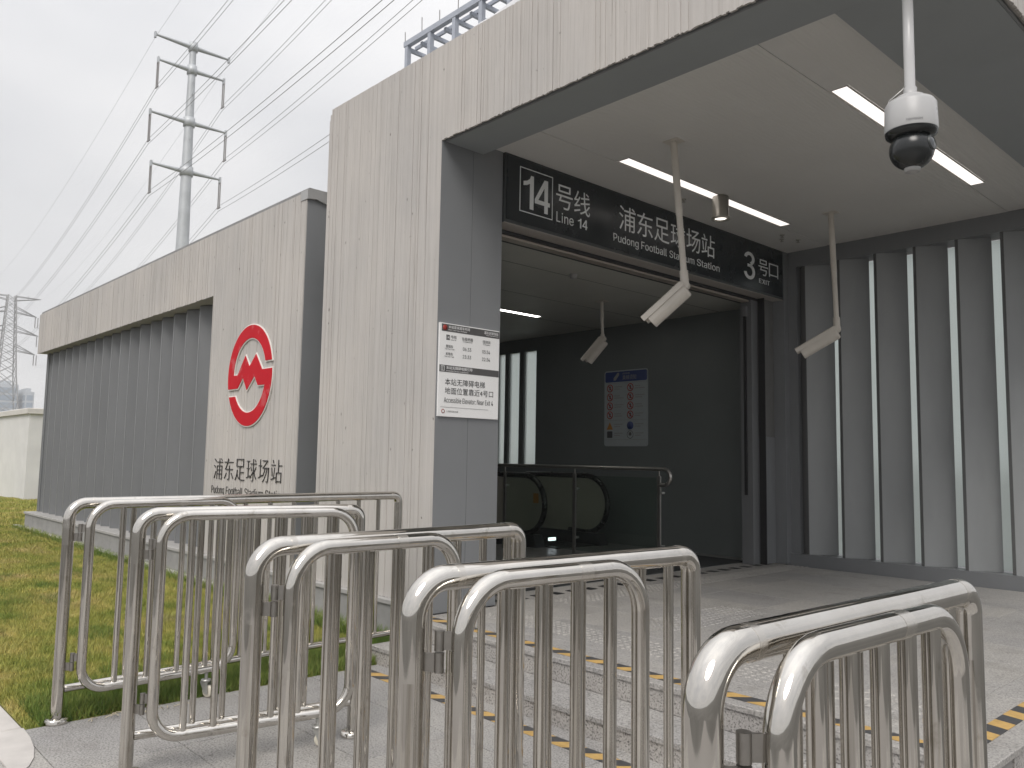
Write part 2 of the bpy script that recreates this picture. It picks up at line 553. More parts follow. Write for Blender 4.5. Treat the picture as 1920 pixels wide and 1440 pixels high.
M['strip'] = emit('lit_strip_diffuser', (1.0, 0.925, 0.87), 0.95)
M['hall_strip'] = emit('lit_hall_strip_diffuser', (1.0, 0.97, 0.92), 7.0)
M['lamp'] = emit('lit_downlight', (1.0, 0.93, 0.84), 2.0)
M['comb'] = emit('lit_comb_lamp', (0.85, 0.95, 1.0), 2.0)
M['frosted'] = frosted_mat()
M['glass'] = clear_glass_mat()
M['rubber_rail'] = plain('black_handrail_rubber', (0.012, 0.012, 0.012), 0.3, 0.0, 0.1)
M['esc_panel'] = plain('brushed_escalator_panel', (0.42, 0.40, 0.34), 0.4, 0.15, 0.08, 2.0)
M['esc_dark'] = plain('dark_escalator_skirt', (0.03, 0.033, 0.036), 0.35, 0.2, 0.1)
M['dark_steel'] = plain('dull_steel_rail', (0.32, 0.31, 0.29), 0.35, 0.9, 0.1)
M['tape'] = stripes_mat('hazard_tape_x', (0.52, 0.335, 0.115), (0.06, 0.06, 0.062), 0.235, 'x', -0.92)
M['tape_y'] = stripes_mat('hazard_tape_y', (0.52, 0.335, 0.115), (0.06, 0.06, 0.062), 0.235, 'y', 0.25)
M['stud'] = plain('worn_tactile_stud', (0.43, 0.415, 0.395), 0.5, 0.0, 0.15, 4.0)
M['lawn'] = lawn_mat('lawn_soil', False)
M['blade'] = lawn_mat('grass_blade', True)
M['pale_kerb'] = plain('pale_concrete_edging', (0.50, 0.475, 0.45), 0.85, 0.0, 0.1, 6.0, 0.3, 100)
M['paver'] = plain('brown_grey_paver', (0.30, 0.275, 0.25), 0.85, 0.0, 0.15, 12.0, 0.4, 140)
M['ground'] = plain('distant_ground', (0.11, 0.107, 0.10), 0.9, 0.0, 0.2, 0.3)
M['joint'] = plain('sand_joint_bed', (0.26, 0.25, 0.24), 0.95, 0.0, 0.1, 20)
M['galv'] = plain('galvanised_pole', (0.47, 0.49, 0.51), 0.5, 0.3, 0.12, 0.8)
M['lattice'] = plain('galvanised_lattice', (0.34, 0.34, 0.34), 0.6, 0.3, 0.1)
M['insulator'] = plain('grey_insulator', (0.26, 0.25, 0.25), 0.5)
M['wire'] = plain('aluminium_wire', (0.24, 0.24, 0.245), 0.5, 0.4, 0.05)
M['frame_steel'] = plain('blue_grey_frame_paint', (0.40, 0.43, 0.49), 0.5, 0.1, 0.06)
M['sheet'] = plain('pale_roof_sheet', (0.55, 0.55, 0.56), 0.45, 0.0, 0.08, 8)
M['whitewash'] = plain('whitewashed_wall', (0.66, 0.655, 0.65), 0.9, 0.0, 0.07, 1.5, 0.2, 40)
M['wallcap'] = plain('wall_coping', (0.58, 0.56, 0.53), 0.9, 0.0, 0.08)
M['tower_glass'] = plain('blue_grey_tower_glass', (0.25, 0.31, 0.38), 0.3, 0.0, 0.1, 0.05)
M['tower_frame'] = plain('tower_spandrel', (0.44, 0.47, 0.50), 0.6, 0.0, 0.05, 0.05)
M['caster'] = plain('cream_caster_wheel', (0.68, 0.64, 0.54), 0.5, 0.0, 0.08)
M['zinc'] = plain('zinc_plated_steel', (0.50, 0.50, 0.48), 0.4, 0.8, 0.1, 20)
M['hinge'] = plain('dull_hinge_steel', (0.30, 0.285, 0.265), 0.35, 0.9, 0.1, 20)
M['straw'] = plain('dry_straw', (0.50, 0.44, 0.32), 0.8, 0.0, 0.1)

# ------------------------------------------------------------------ text
try:                                # Blender's own Inter face; the built-in face if it is not there
    FONT = bpy.data.fonts.load(bpy.utils.system_resource('DATAFILES') + '/fonts/Inter.woff2')
except Exception:
    FONT = None


def text_mesh(body, w, h, mat, ext=0.0015, bold=0.0, keep=False):
    """mesh of a line of lettering scaled into a w x h box, origin at its lower left; faces +Z"""
    cu = bpy.data.curves.new('lettering', 'FONT')
    if FONT and body.isascii() and not any(ch in '1I' for ch in body):
        cu.font = FONT
    cu.body = body
    cu.size = 1.0
    cu.extrude = 0.0
    cu.offset = bold
    cu.resolution_u = 3
    ob = bpy.data.objects.new('lettering', cu)
    COL.objects.link(ob)
    bpy.context.view_layer.update()
    dg = bpy.context.evaluated_depsgraph_get()
    me = bpy.data.meshes.new_from_object(ob.evaluated_get(dg))
    bpy.data.objects.remove(ob)
    bpy.data.curves.remove(cu)
    co = np.empty(len(me.vertices) * 3)
    me.vertices.foreach_get('co', co)
    co = co.reshape(-1, 3)
    mn, mx = co.min(0), co.max(0)
    sx, sy = w / (mx[0] - mn[0]), h / (mx[1] - mn[1])
    if keep:
        sx = sy = min(sx, sy)
    co[:, 0] = (co[:, 0] - mn[0]) * sx
    co[:, 1] = (co[:, 1] - mn[1]) * sy
    co[:, 2] = 0
    if ext > 0.0:
        # give the letters thickness: copy faces to the front, walls along the outline
        faces = [tuple(p.vertices) for p in me.polygons]
        n = len(co)
        edges = {}
        for f in faces:
            for i in range(len(f)):
                a, b = f[i], f[(i + 1) % len(f)]
                edges[(a, b)] = 1
        walls = [(a, b, b + n, a + n) for (a, b) in edges if (b, a) not in edges]
        top = co.copy(); top[:, 2] = ext
        V = np.vstack([co, top])
        F = [tuple(i + n for i in f) for f in faces] + walls
        me2 = bpy.data.meshes.new('lettering')
        me2.from_pydata(V.tolist(), [], F)
        bpy.data.meshes.remove(me)
        me = me2
    else:
        me.vertices.foreach_set('co', co.ravel())
    me.materials.clear()
    me.materials.append(mat)
    me.update()
    return me


def glyph_poly(ch):
    """outlines (outer, holes as extra pieces) of the plain grotesque numerals and capitals, unit height"""
    if ch == '1':
        return 0.42, [[(0.27, 0), (0.42, 0), (0.42, 1), (0.31, 1), (0.27, 0.90), (0.16, 0.82), (0.02, 0.78), (0.02, 0.655), (0.16, 0.69), (0.27, 0.755)]]
    if ch == '4':
        return 0.62, [[(0.40, 0), (0.54, 0), (0.54, 0.225), (0.40, 0.225)],
                      [(0.02, 0.225), (0.62, 0.225), (0.62, 0.35), (0.02, 0.35)],
                      [(0.02, 0.3505), (0.155, 0.3505), (0.40, 0.76), (0.40, 1.0)],
                      [(0.40, 0.3505), (0.54, 0.3505), (0.54, 1), (0.40, 1)]]
    if ch == '3':
        A = lambda cx, cz, rx, rz, a0, a1, n=14: [(cx + rx * math.cos(rad(a0 + (a1 - a0) * k / n)), cz + rz * math.sin(rad(a0 + (a1 - a0) * k / n))) for k in range(n + 1)]
        up = A(0.30, 0.755, 0.28, 0.245, 168, -68) + A(0.30, 0.755, 0.145, 0.125, -80, 168)
        lo = A(0.30, 0.285, 0.30, 0.285, 74, -172) + A(0.30, 0.285, 0.16, 0.165, -172, 84)
        bar = [(0.20, 0.455), (0.40, 0.455), (0.42, 0.56), (0.20, 0.56)]
        return 0.60, [up, lo, bar]
    if ch == 'E':
        return 0.58, [[(0, 0), (0.56, 0), (0.56, 0.12), (0.14, 0.12), (0.14, 0.44), (0.52, 0.44), (0.52, 0.56), (0.14, 0.56), (0.14, 0.88), (0.56, 0.88), (0.56, 1), (0, 1)]]
    if ch == 'X':
        return 0.66, [[(0, 0), (0.16, 0), (0.33, 0.36), (0.50, 0), (0.66, 0), (0.415, 0.51), (0.64, 1), (0.48, 1), (0.33, 0.66), (0.18, 1), (0.02, 1), (0.245, 0.51)]]
    if ch == 'I':
        return 0.14, [[(0, 0), (0.14, 0), (0.14, 1), (0, 1)]]
    if ch == 'T':
        return 0.62, [[(0.24, 0), (0.38, 0), (0.38, 0.88), (0.62, 0.88), (0.62, 1), (0, 1), (0, 0.88), (0.24, 0.88)]]


def drawn(parent, chars, plane, u0, v0, u1, v1, mat, gap=0.14, ext=0.0018):
    """drawn characters on a plane facing +x, fitted into the box, each a part of its own"""
    G = [glyph_poly(c) for c in chars]
    W = sum(g_[0] for g_ in G) + gap * (len(G) - 1)
    x = 0.0
    sx, sz = (u1 - u0) / W, (v1 - v0)
    for w_, polys in G:
        m_ = MB()
        for P in polys:
            m_.prism([(u0 + (x + p[0]) * sx, v0 + p[1] * sz) for p in P], plane, plane + ext, 'x')
        m_.build('numeral' if w_ in (0.42, 0.62, 0.60) and len(chars) < 3 else 'letter', mat, parent)
        x += w_ + gap


R_XPOS = (rad(90), 0, rad(90))     # lettering on a plane facing +x, reading along +y
R_YNEG = (rad(90), 0, 0)           # lettering on a plane facing -y, reading along +x


def text_on(parent, body, face, plane, u0, v0, u1, v1, mat, ext=0.0015, name='lettering', bold=0.0, keep=False):
    me = text_mesh(body, u1 - u0, v1 - v0, mat, ext, bold, keep)
    o = link(name, me, parent)
    p = Vector((plane, u0, v0)) if face == 'x' else Vector((u0, plane, v0))
    o.location = p - wloc(parent)
    o.rotation_euler = R_XPOS if face == 'x' else R_YNEG
    return o


# ================================================================== ground and paving
YF = 4.128            # station front
ZP = 0.28             # porch level
ground = MB().box(-900, 900, -900, 900, -0.30, -0.06).build('ground', M['ground'])
tag(ground, kind='structure')

# lower forecourt: granite slabs on a bed
fore = MB().box(-5.30, 3.2, -3.0, 3.60, -0.055, -0.012).build('forecourt_pavement', M['joint'])
tag(fore, kind='structure')
sl_w, sl_d = 0.80, 0.60
slab = MB().bbox(0.002, sl_w - 0.002, 0.002, sl_d - 0.002, -0.012, 0.0, 0.0025).mesh('granite_slab', M['granite'])
for i in range(11):
    for j in range(11):
        x, y = -5.30 + i * sl_w, -3.0 + j * sl_d
        if x + sl_w > 3.25 or (x > 0.6 and y < 0.2) or (y < -1.3) or (x < -4.6 and y + sl_d < 1.10):
            continue
        o = link('granite_slab', slab, fore)
        o.location = (x, y, random.uniform(-0.0008, 0.0008))

# path of brown pavers with a pale edging, lower left
path = MB().box(-14, -4.61, -3.0, 1.02, -0.055, -0.02).build('paver_path', M['joint'])
tag(path, kind='structure')
pv = MB().bbox(0.003, 0.197, 0.003, 0.097, -0.02, 0.0, 0.004).mesh('paver', M['paver'])
for j in range(5):
    for i in range(12):
        o = link('paver', pv, path)
        o.location = (-4.82 - i * 0.2 - (0.1 if j % 2 else 0.0), 0.92 - j * 0.1 - 0.02, random.uniform(-0.003, 0.001))
for k in range(8):
    xa = -5.32 - k * 1.0
    b = MB().bbox(xa - 0.996, xa, 1.025, 1.22, -0.03, 0.008, 0.012).build('edging_stone', M['pale_kerb'], path)
# rounded end of the edging next to the barrier foot
pts = [(-5.318 + 0.72, 1.02)] + [(-5.318 + 0.72 * math.cos(a) , 1.02 + 0.2 * math.sin(a)) for a in [rad(q) for q in range(10, 91, 16)]] + [(-5.318, 1.02)]
MB().prism(pts, -0.03, 0.006, 'z').build('edging_stone', M['pale_kerb'], path)

# lawn
lawn = MB().box(-60, -5.31, 1.225, 4.12, -0.055, -0.004).box(-60, -19.05, 4.122, 40, -0.055, -0.004).build('lawn_ground', M['lawn'])
tag(lawn, kind='structure')


def make_grass():
    parts = []

    def patch(n, x0, x1, y0, y1, h0, h1, w, green=None):
        x = rng.uniform(x0, x1, n); y = rng.uniform(y0, y1, n)
        a = rng.uniform(0, 2 * np.pi, n)
        hh = rng.uniform(h0, h1, n)
        lean = rng.uniform(0.1, 0.9, n) * hh
        la = rng.uniform(0, 2 * np.pi, n)
        ww = w * rng.uniform(0.7, 1.3, n)
        dx, dy = np.cos(a) * ww / 2, np.sin(a) * ww / 2
        z = np.full(n, -0.005)
        p0 = np.stack([x - dx, y - dy, z], 1); p1 = np.stack([x + dx, y + dy, z], 1)
        tip = np.stack([x + np.cos(la) * lean, y + np.sin(la) * lean, z + hh], 1)
        t = np.zeros(n) if green is None else np.full(n, green)
        parts.append((np.stack([p0, p1, tip], 1), t * rng.uniform(0.6, 1, n), rng.uniform(0, 1, n)))
    patch(120000, -9.5, -5.32, 1.23, 4.05, 0.02, 0.05, 0.006)
    patch(90000, -14.5, -9.5, 1.23, 4.06, 0.025, 0.055, 0.009)
    patch(60000, -21, -14.5, 1.4, 4.06, 0.03, 0.06, 0.014)
    patch(70000, -31, -19.1, 2.2, 8.5, 0.03, 0.08, 0.028)
    # lush, longer grass along the paving edge and against the plinth
    patch(26000, -5.80, -5.31, 1.30, 4.02, 0.04, 0.105, 0.006, 0.95)
    patch(9000, -6.15, -5.7, 1.5, 4.02, 0.03, 0.085, 0.006, 0.8)
    patch(9000, -9.0, -5.33, 3.86, 4.04, 0.05, 0.16, 0.006, 0.9)
    patch(6000, -19, -9.0, 3.88, 4.04, 0.05, 0.13, 0.010, 0.8)
    # tufts
    for k in range(70):
        cx, cy = rng.uniform(-13, -5.6), rng.uniform(1.3, 3.9)
        s = rng.uniform(0.08, 0.25)
        patch(int(500 * s / 0.15), cx - s, cx + s, cy - s * 0.7, cy + s * 0.7, 0.03, 0.07, 0.006, rng.uniform(0.3, 0.9))
    T = np.concatenate([p[0] for p in parts]); tone = np.concatenate([p[1] for p in parts]); sh = np.concatenate([p[2] for p in parts])
    n = len(T)
    me = bpy.data.meshes.new('lawn_grass')
    me.vertices.add(3 * n); me.vertices.foreach_set('co', T.reshape(-1).astype(np.float32))
    me.loops.add(3 * n); me.loops.foreach_set('vertex_index', np.arange(3 * n, dtype=np.int32))
    me.polygons.add(n); me.polygons.foreach_set('loop_start', np.arange(0, 3 * n, 3, dtype=np.int32))
    me.update(calc_edges=True)
    for nm, arr in (('tone', tone), ('shade', sh)):
        a = me.attributes.new(nm, 'FLOAT', 'FACE'); a.data.foreach_set('value', arr.astype(np.float32))
    me.materials.append(M['blade'])
    return link('lawn_grass', me)


g = make_grass()
tag(g, 'short patchy green and straw-coloured lawn grass along the station', 'grass', kind='stuff')

# steps and porch: core, then slabs laid on it
XE = -1.25            # right edge of the porch
porch = MB().box(-5.40, XE - 0.02, 3.93, 9.90, -0.05, ZP - 0.03).build('porch_floor', M['joint'])
tag(porch, kind='structure')
steps = MB().box(-5.40, XE + 0.34, 3.57, 3.925, -0.05, 0.10).box(XE - 0.01, XE + 0.34, 3.925, 9.9, -0.05, 0.10).build('entrance_steps', M['joint'])
tag(steps, kind='structure')
# treads and risers of the lower step
def run(x0, x1, n):
    e = [x0 + (x1 - x0) * k / n for k in range(n + 1)]
    return [(a + 0.0012, b - 0.0012) for a, b in zip(e[:-1], e[1:])]
for a, b in run(-5.40, XE + 0.36, 4):
    MB().bbox(a, b, 3.545, 3.916, 0.10, 0.13, 0.004).build('tread_slab', M['granite'], steps)
    MB().box(a, b, 3.555, 3.585, -0.05, 0.0985).build('riser_slab', M['granite_riser'], steps)
for a, b in run(3.92, 9.8, 5):
    MB().bbox(XE + 0.01, XE + 0.36, a, b, 0.10, 0.13, 0.004).build('tread_slab', M['granite'], steps)
    MB().box(XE + 0.32, XE + 0.35, a, b, -0.05, 0.0985).build('riser_slab', M['granite_riser'], steps)
# upper riser and porch slabs
for a, b in run(-5.40, XE, 4):
    MB().bbox(a, b, 3.905, 4.30, ZP - 0.03, ZP, 0.004).build('nosing_slab', M['granite_porch'], porch)
    MB().box(a, b, 3.917, 3.945, 0.131, ZP - 0.0315).build('riser_slab', M['granite_riser'], porch)
for a, b in run(4.30, 9.88, 6):
    MB().bbox(XE - 0.40, XE, a, b, ZP - 0.03, ZP, 0.004).build('nosing_slab', M['granite_porch'], porch)
    MB().box(XE - 0.04, XE - 0.012, a, b, 0.131, ZP - 0.0315).build('riser_slab', M['granite_riser'], porch)
px = [-5.40 + k * (XE - 0.40 + 5.40) / 5 for k in range(6)]
ps = MB().bbox(0.0012, px[1] - px[0] - 0.0012, 0.0012, 0.5987, -0.03, 0.0, 0.002).mesh('floor_slab', M['granite_porch'])
for i in range(5):
    for j in range(10):
        y = 4.30 + j * 0.6
        if y > 9.5:
            continue
        o = link('floor_slab', ps, porch)
        o.location = (px[i], y, ZP + random.uniform(-0.0006, 0.0006))

# hazard tapes
t = MB().box(-5.28, XE + 0.6, 3.33, 3.43, 0.0012, 0.0032).build('hazard_tape', M['tape'])
tag(t, 'yellow and black hazard tape on the ground before the bottom step', 'tape')
t = MB().box(-5.39, XE - 0.22, 3.99, 4.09, ZP + 0.0012, ZP + 0.0032).build('hazard_tape', M['tape'])
tag(t, 'yellow and black hazard tape along the front edge of the porch', 'tape')
t = MB().box(XE - 0.215, XE - 0.115, 3.99, 9.5, ZP + 0.0012, ZP + 0.0032).build('hazard_tape', M['tape_y'])
tag(t, 'yellow and black hazard tape along the right-hand edge of the porch', 'tape')

# tactile studs on the porch
def studs(label, x0, x1, y0, y1, sp):
    m = MB()
    nx, ny = int((x1 - x0) / sp), int((y1 - y0) / sp)
    for i in range(nx):
        for j in range(ny):
            cx, cy = x0 + (i + .5) * sp, y0 + (j + .5) * sp
            n = 8
            vs = [(cx + 0.021 * math.cos(k * math.pi / 4), cy + 0.021 * math.sin(k * math.pi / 4), ZP + 0.0005) for k in range(n)] + \
                 [(cx + 0.013 * math.cos(k * math.pi / 4), cy + 0.013 * math.sin(k * math.pi / 4), ZP + 0.0060) for k in range(n)]
            m.add(vs, [(k, (k + 1) % n, n + (k + 1) % n, n + k) for k in range(n)] + [tuple(range(n, 2 * n))])
    o = m.build('tactile_studs', M['granite_porch'])
    return tag(o, label, 'tactile paving', kind='stuff')
studs('field of small pale tactile studs on the floor before the doorway', -5.34, -5.0, 5.4, 9.75, 0.06)
studs('band of small pale tactile studs on the porch behind the front steps', -5.2, -1.7, 4.42, 4.78, 0.06)
studs('short strip of small pale tactile studs crossing the middle of the porch', -4.2, -3.72, 5.2, 6.5, 0.06)

# ================================================================== the station building
ST = thing('station_building', 'grey concrete metro entrance building with long finned wing and open porch', 'building', (-9.0, 7.0, 0.0))


def ribbed(x0, x1, zb, zt, y, name, core_back, seed, amp=0.0055):
    """board-marked concrete: narrow vertical ribs of uneven width and depth over a solid core"""
    r = random.Random(seed)
    m = MB()
    x = x0
    while x < x1 - 1e-6:
        w = min(r.choice([0.009, 0.012, 0.016, 0.021, 0.028]) * r.uniform(0.8, 1.2), x1 - x)
        d = r.choice([0, 0, 0, 0.12, 0.2, 0.3, 0.45, 1.0]) * amp
        b, t_ = zb(x + w / 2), zt(x + w / 2)
        b += r.uniform(-0.007, 0.004)
        y0, y1 = y + d, y + 0.018
        vs = [(x, y0, b), (x + w, y0, b), (x + w, y0, t_), (x, y0, t_), (x, y1, b), (x + w, y1, b), (x + w, y1, t_), (x, y1, t_)]
        m.add(vs, [(0, 1, 2, 3), (0, 3, 7, 4), (1, 5, 6, 2), (0, 4, 5, 1), (3, 2, 6, 7)])
        x += w
    o = m.build(name, M['concrete'], ST)
    return o


# wing
XW0, XW1, XN = -18.956, -7.768, -10.1085
ZW, ZN, ZB = 4.368, 3.555, 0.342
ribbed(XN, XW1, lambda x: ZB, lambda x: ZW, YF, 'wing_wall', 0, 1)
ribbed(XW0, XN, lambda x: ZN, lambda x: ZW, YF, 'fascia', 0, 2)
MB().box(XN, XW1, YF + 0.0185, YF + 0.36, ZB, ZW - 0.002).build('wall_core', M['concrete'], ST)
MB().box(XW0, XN - 0.001, YF + 0.0185, YF + 0.36, ZN + 0.006, ZW - 0.002).build('fascia_core', M['concrete'], ST)
MB().box(XW0, XW0 + 0.30, YF + 0.365, 10.3, ZN + 0.004, ZW - 0.002).build('fascia_core', M['concrete'], ST)
MB().box(XW0 + 0.02, XW1 - 0.005, YF + 0.03, 10.3, ZW, ZW + 0.05).build('wing_roof', M['roof'], ST)
# end face of the wing at the shadow gap, folded flashing on its head
MB().box(XW1 - 0.02, XW1 + 0.004, YF + 0.012, YF + 1.1, 0.33, ZW - 0.08).build('gap_panel', M['grey_panel'], ST)
MB().box(XW1 + 0.005, -7.345, YF + 1.1, YF + 1.13, 0.30, ZW - 0.35).build('gap_panel', M['grey_panel'], ST)
fl = [(YF - 0.006, ZW - 0.085), (YF - 0.006, ZW + 0.018), (YF + 0.06, ZW + 0.036), (YF + 1.1, ZW + 0.03), (YF + 1.1, ZW - 0.10), (YF + 0.22, ZW - 0.10), (YF + 0.10, ZW - 0.07)]
MB().prism(fl, XW1 - 0.12, XW1 + 0.03, 'x').build('flashing', M['flashing'], ST)

# fins of the wing: sawtooth panels, each a part
def fin(x, yfront, z0, z1, w, dep, mat_face, mat_edge, lit):
    fw_ = 0.68 if lit else 0.79
    pts = [(x, yfront), (x + 0.034, yfront), (x + w * fw_, yfront + dep), (x + w * fw_ - 0.012, yfront + dep + 0.03), (x, yfront + 0.045)]
    f = MB().prism(pts, z0, z1, 'z').build('fin', mat_face, ST)
    MB().box(x - 0.003, x + 0.030, yfront - 0.004, yfront - 0.0005, z0 + 0.002, z1 - 0.002).build('edge_trim', mat_edge, f)
    if lit:
        MB().box(x + w * 0.62, x + w + 0.05, yfront + dep + 0.035, yfront + dep + 0.047, z0 + 0.01, z1 - 0.03).build('window_pane', M['frosted'], ST)
NW = 0.465
nf = 19
for k in range(nf):
    fin(XN - (nf - k) * NW + 0.12, YF + 0.16, ZB - 0.002, ZN - 0.002, NW, 0.24, M['fin'], M['fin_edge'], False)
MB().box(XW0 + 0.22, XN - 0.002, YF + 0.46, YF + 0.50, ZB, ZN + 0.004).build('niche_wall', M['grey_panel'], ST)
MB().box(XW0 + 0.17, XW0 + 0.215, YF + 0.17, 10.25, ZB, ZN + 0.003).build('end_wall', M['grey_panel'], ST)
MB().box(XN - 0.004, XN - 0.0005, YF + 0.02, YF + 0.36, ZB, ZN - 0.001).build('niche_reveal', M['grey_panel'], ST)
# plinth: pale ledge over a cement base
for a, b in run(XW0 + 0.05, -5.44, 9):
    MB().bbox(a, b, YF - 0.055, YF + 0.30, 0.300, ZB - 0.003, 0.006).build('ledge_stone', M['ledge'], ST)
MB().box(XW0 + 0.09, -5.45, YF - 0.035, YF + 0.30, -0.05, 0.298).build('plinth', M['plinth'], ST)
MB().box(XW0 - 0.4, -5.45, YF - 0.13, YF - 0.037, -0.05, 0.05).build('plinth_foot', M['pale_kerb'], ST)

# portal: pylon and lintel
XP0, XR, XRO, XRI = -7.34, -5.426, -1.39, -2.166
ZT, ZL, ZC = 5.127, 4.272, 4.356
def top_of_portal(x):
    return ZT - (0.13 * max(0.0, 1 - (x - XP0) / 0.045) if x < XP0 + 0.05 else 0.0)
ribbed(XP0, XR, lambda x: ZB, top_of_portal, YF, 'pylon', 0, 3)
ribbed(XR, XRO, lambda x: ZL, lambda x: ZT, YF, 'lintel', 0, 4)
MB().box(XP0 + 0.01, XR - 0.004, YF + 0.0185, YF + 0.70, ZB, ZT - 0.15).build('pylon_core', M['concrete'], ST)
MB().box(XP0 + 0.06, XRO - 0.02, YF + 0.0185, YF + 0.45, ZL + 0.012, ZT - 0.004).build('lintel_core', M['concrete'], ST)
# side face of the right-hand beam: ribbed too
def ribbed_x(y0, y1, zb, zt, x, name, seed, amp=0.0055):
    r = random.Random(seed)
    m = MB()
    y = y0
    while y < y1 - 1e-6:
        w = min(r.choice([0.009, 0.012, 0.016, 0.021, 0.028]) * r.uniform(0.8, 1.2), y1 - y)
        d = r.choice([0, 0, 0, 0.12, 0.2, 0.3, 0.45, 1.0]) * amp
        b = zb + r.uniform(-0.007, 0.004)
        xa, xb = x - d, x - 0.018
        vs = [(xa, y, b), (xa, y + w, b), (xa, y + w, zt), (xa, y, zt), (xb, y, b), (xb, y + w, b), (xb, y + w, zt), (xb, y, zt)]
        m.add(vs, [(0, 1, 2, 3), (0, 3, 7, 4), (1, 5, 6, 2), (0, 4, 5, 1), (3, 2, 6, 7)])
        y += w
    return m.build(name, M['concrete'], ST)
ribbed_x(YF + 0.018, 10.3, ZL, ZT, XRO, 'side_beam', 5)
MB().box(XRI + 0.02, XRO - 0.0185, YF + 0.46, 10.3, ZL + 0.012, ZT - 0.004).build('side_beam_core', M['concrete'], ST)
# soffits of the beams, with a small drip bead near the outer edge
MB().box(XR, XRO - 0.055, YF + 0.05, 4.596, ZL - 0.004, ZL + 0.010).build('soffit', M['soffit'], ST)
MB().box(XRI, XRO - 0.055, 4.5975, 10.0, ZL - 0.004, ZL + 0.010).build('soffit', M['soffit'], ST)
MB().box(XR, XRO - 0.05, YF + 0.032, YF + 0.046, ZL - 0.010, ZL + 0.010).build('drip_bead', M['fin_edge'], ST)
MB().box(XRO - 0.05, XRO - 0.036, YF + 0.05, 10.0, ZL - 0.010, ZL + 0.010).build('drip_bead', M['fin_edge'], ST)
MB().box(XR, XRI + 0.002, 4.5965, 4.606, ZL + 0.0105, ZC + 0.02).build('soffit_return', M['soffit'], ST)
MB().box(XRI - 0.008, XRI + 0.003, 4.607, 9.9, ZL + 0.0105, ZC + 0.02).build('soffit_return', M['soffit'], ST)
# ceiling
cpan = [(-5.45, -4.845), (-4.685, -2.775), (-2.615, XRI - 0.009)]
for a, b in cpan:
    MB().box(a + 0.001, b - 0.001, 4.607, 9.93, ZC, ZC + 0.03).build('ceiling_panel', M['ceiling'], ST)
for a, b in ((-4.845, -4.685), (-2.775, -2.615)):
    for (y0, y1) in ((4.607, 5.75), (8.74, 9.93)):
        MB().box(a + 0.002, b - 0.002, y0, y1, ZC + 0.004, ZC + 0.03).build('ceiling_band', M['ceiling_band'], ST)
    MB().box(a + 0.002, b - 0.002, 5.751, 8.739, ZC + 0.02, ZC + 0.05).build('ceiling_band', M['ceiling_band'], ST)
MB().box(-5.6, XRO - 0.02, YF + 0.455, 10.3, ZC + 0.06, ZT - 0.25).build('porch_roof', M['roof'], ST)

# reveal of the pylon, clad in grey panels
for (y0, y1, z0, z1) in ((YF + 0.004, 4.484, ZP + 0.004, ZC), (4.488, 4.838, ZP + 0.004, ZC)):
    MB().box(XR - 0.003, XR + 0.002, y0, y1, z0, z1).build('reveal_panel', M['grey_panel'], ST)
MB().box(XR - 0.03, XR - 0.002, 4.40, 4.60, ZP, ZL).build('joint_backing', M['fin_dark_edge'], ST)
MB().box(XR - 0.35, XR - 0.0035, 4.60, 4.836, ZP, ZC).build('door_pier', M['grey_panel'], ST)

# back wall of the porch: fins with frosted slits, kerb and head beam
YW = 9.925
MB().box(-5.40, XRO, 9.894, 10.02, 0.05, 0.412).build('wall_kerb', M['grey_panel'], ST)
MB().box(-5.38, XRO, YW, 10.28, 4.15, ZC + 0.05).build('head_beam', M['grey_panel'], ST)
MB().box(-5.3935, -5.275, YW + 0.003, 10.05, 0.412, 4.15).build('corner_post', M['grey_panel'], ST)
MB().box(-5.275, -5.16, YW + 0.10, 10.05, 0.4125, 4.149).build('corner_recess', M['fin_dark_edge'], ST)
MB().box(-5.40, XRO, 10.025, 10.3, 0.0, 0.41).build('sill', M['grey_panel'], ST)
for k in range(8):
    fin(-5.185 + k * NW, YW + 0.012, 0.4125, 4.1495, NW, 0.20, M['porch_fin'], M['fin_dark_edge'], True)

# doorway: jambs, header, shutter guides
XS = -5.393
MB().box(XS - 0.35, XS, 9.81, 9.893, ZP, ZC).build('door_pier', M['grey_panel'], ST)
MB().box(XS - 0.42, XS - 0.001, 9.8935, 10.30, 0.0, ZC + 0.05).build('door_pier', M['grey_panel'], ST)
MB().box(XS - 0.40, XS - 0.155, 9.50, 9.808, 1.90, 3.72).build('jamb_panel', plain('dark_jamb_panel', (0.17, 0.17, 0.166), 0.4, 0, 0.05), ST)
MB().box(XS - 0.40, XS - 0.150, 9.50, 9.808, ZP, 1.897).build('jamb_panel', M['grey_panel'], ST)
MB().box(XS - 0.19, XS - 0.10, 9.486, 9.498, ZP, 3.70).build('shutter_guide', M['black'], ST)
MB().box(XS - 0.36, XS - 0.20, 9.34, 9.485, ZP, 3.70).build('shutter_guide', M['fin'], ST)
MB().box(XS - 0.30, XS - 0.27, 9.31, 9.338, 1.15, 3.45).build('guide_slot', M['black'], ST)
MB().box(XS - 0.30, XS - 0.25, 9.295, 9.337, 3.452, 3.58).build('guide_bracket', M['fin_edge'], ST)
MB().box(XS - 0.46, XS - 0.185, 4.84, 9.80, 3.70, ZC + 0.04).build('door_header', M['header'], ST)
MB().box(XS - 0.23, XS - 0.195, 4.84, 9.80, 3.665, 3.698).build('header_groove', M['black'], ST)
MB().box(XS - 0.34, XS - 0.235, 4.84, 9.80, 3.645, 3.697).build('door_track', M['track'], ST)
MB().box(XS - 0.42, XS - 0.345, 4.84, 9.80, 3.66, 3.697).build('header_groove', M['black'], ST)

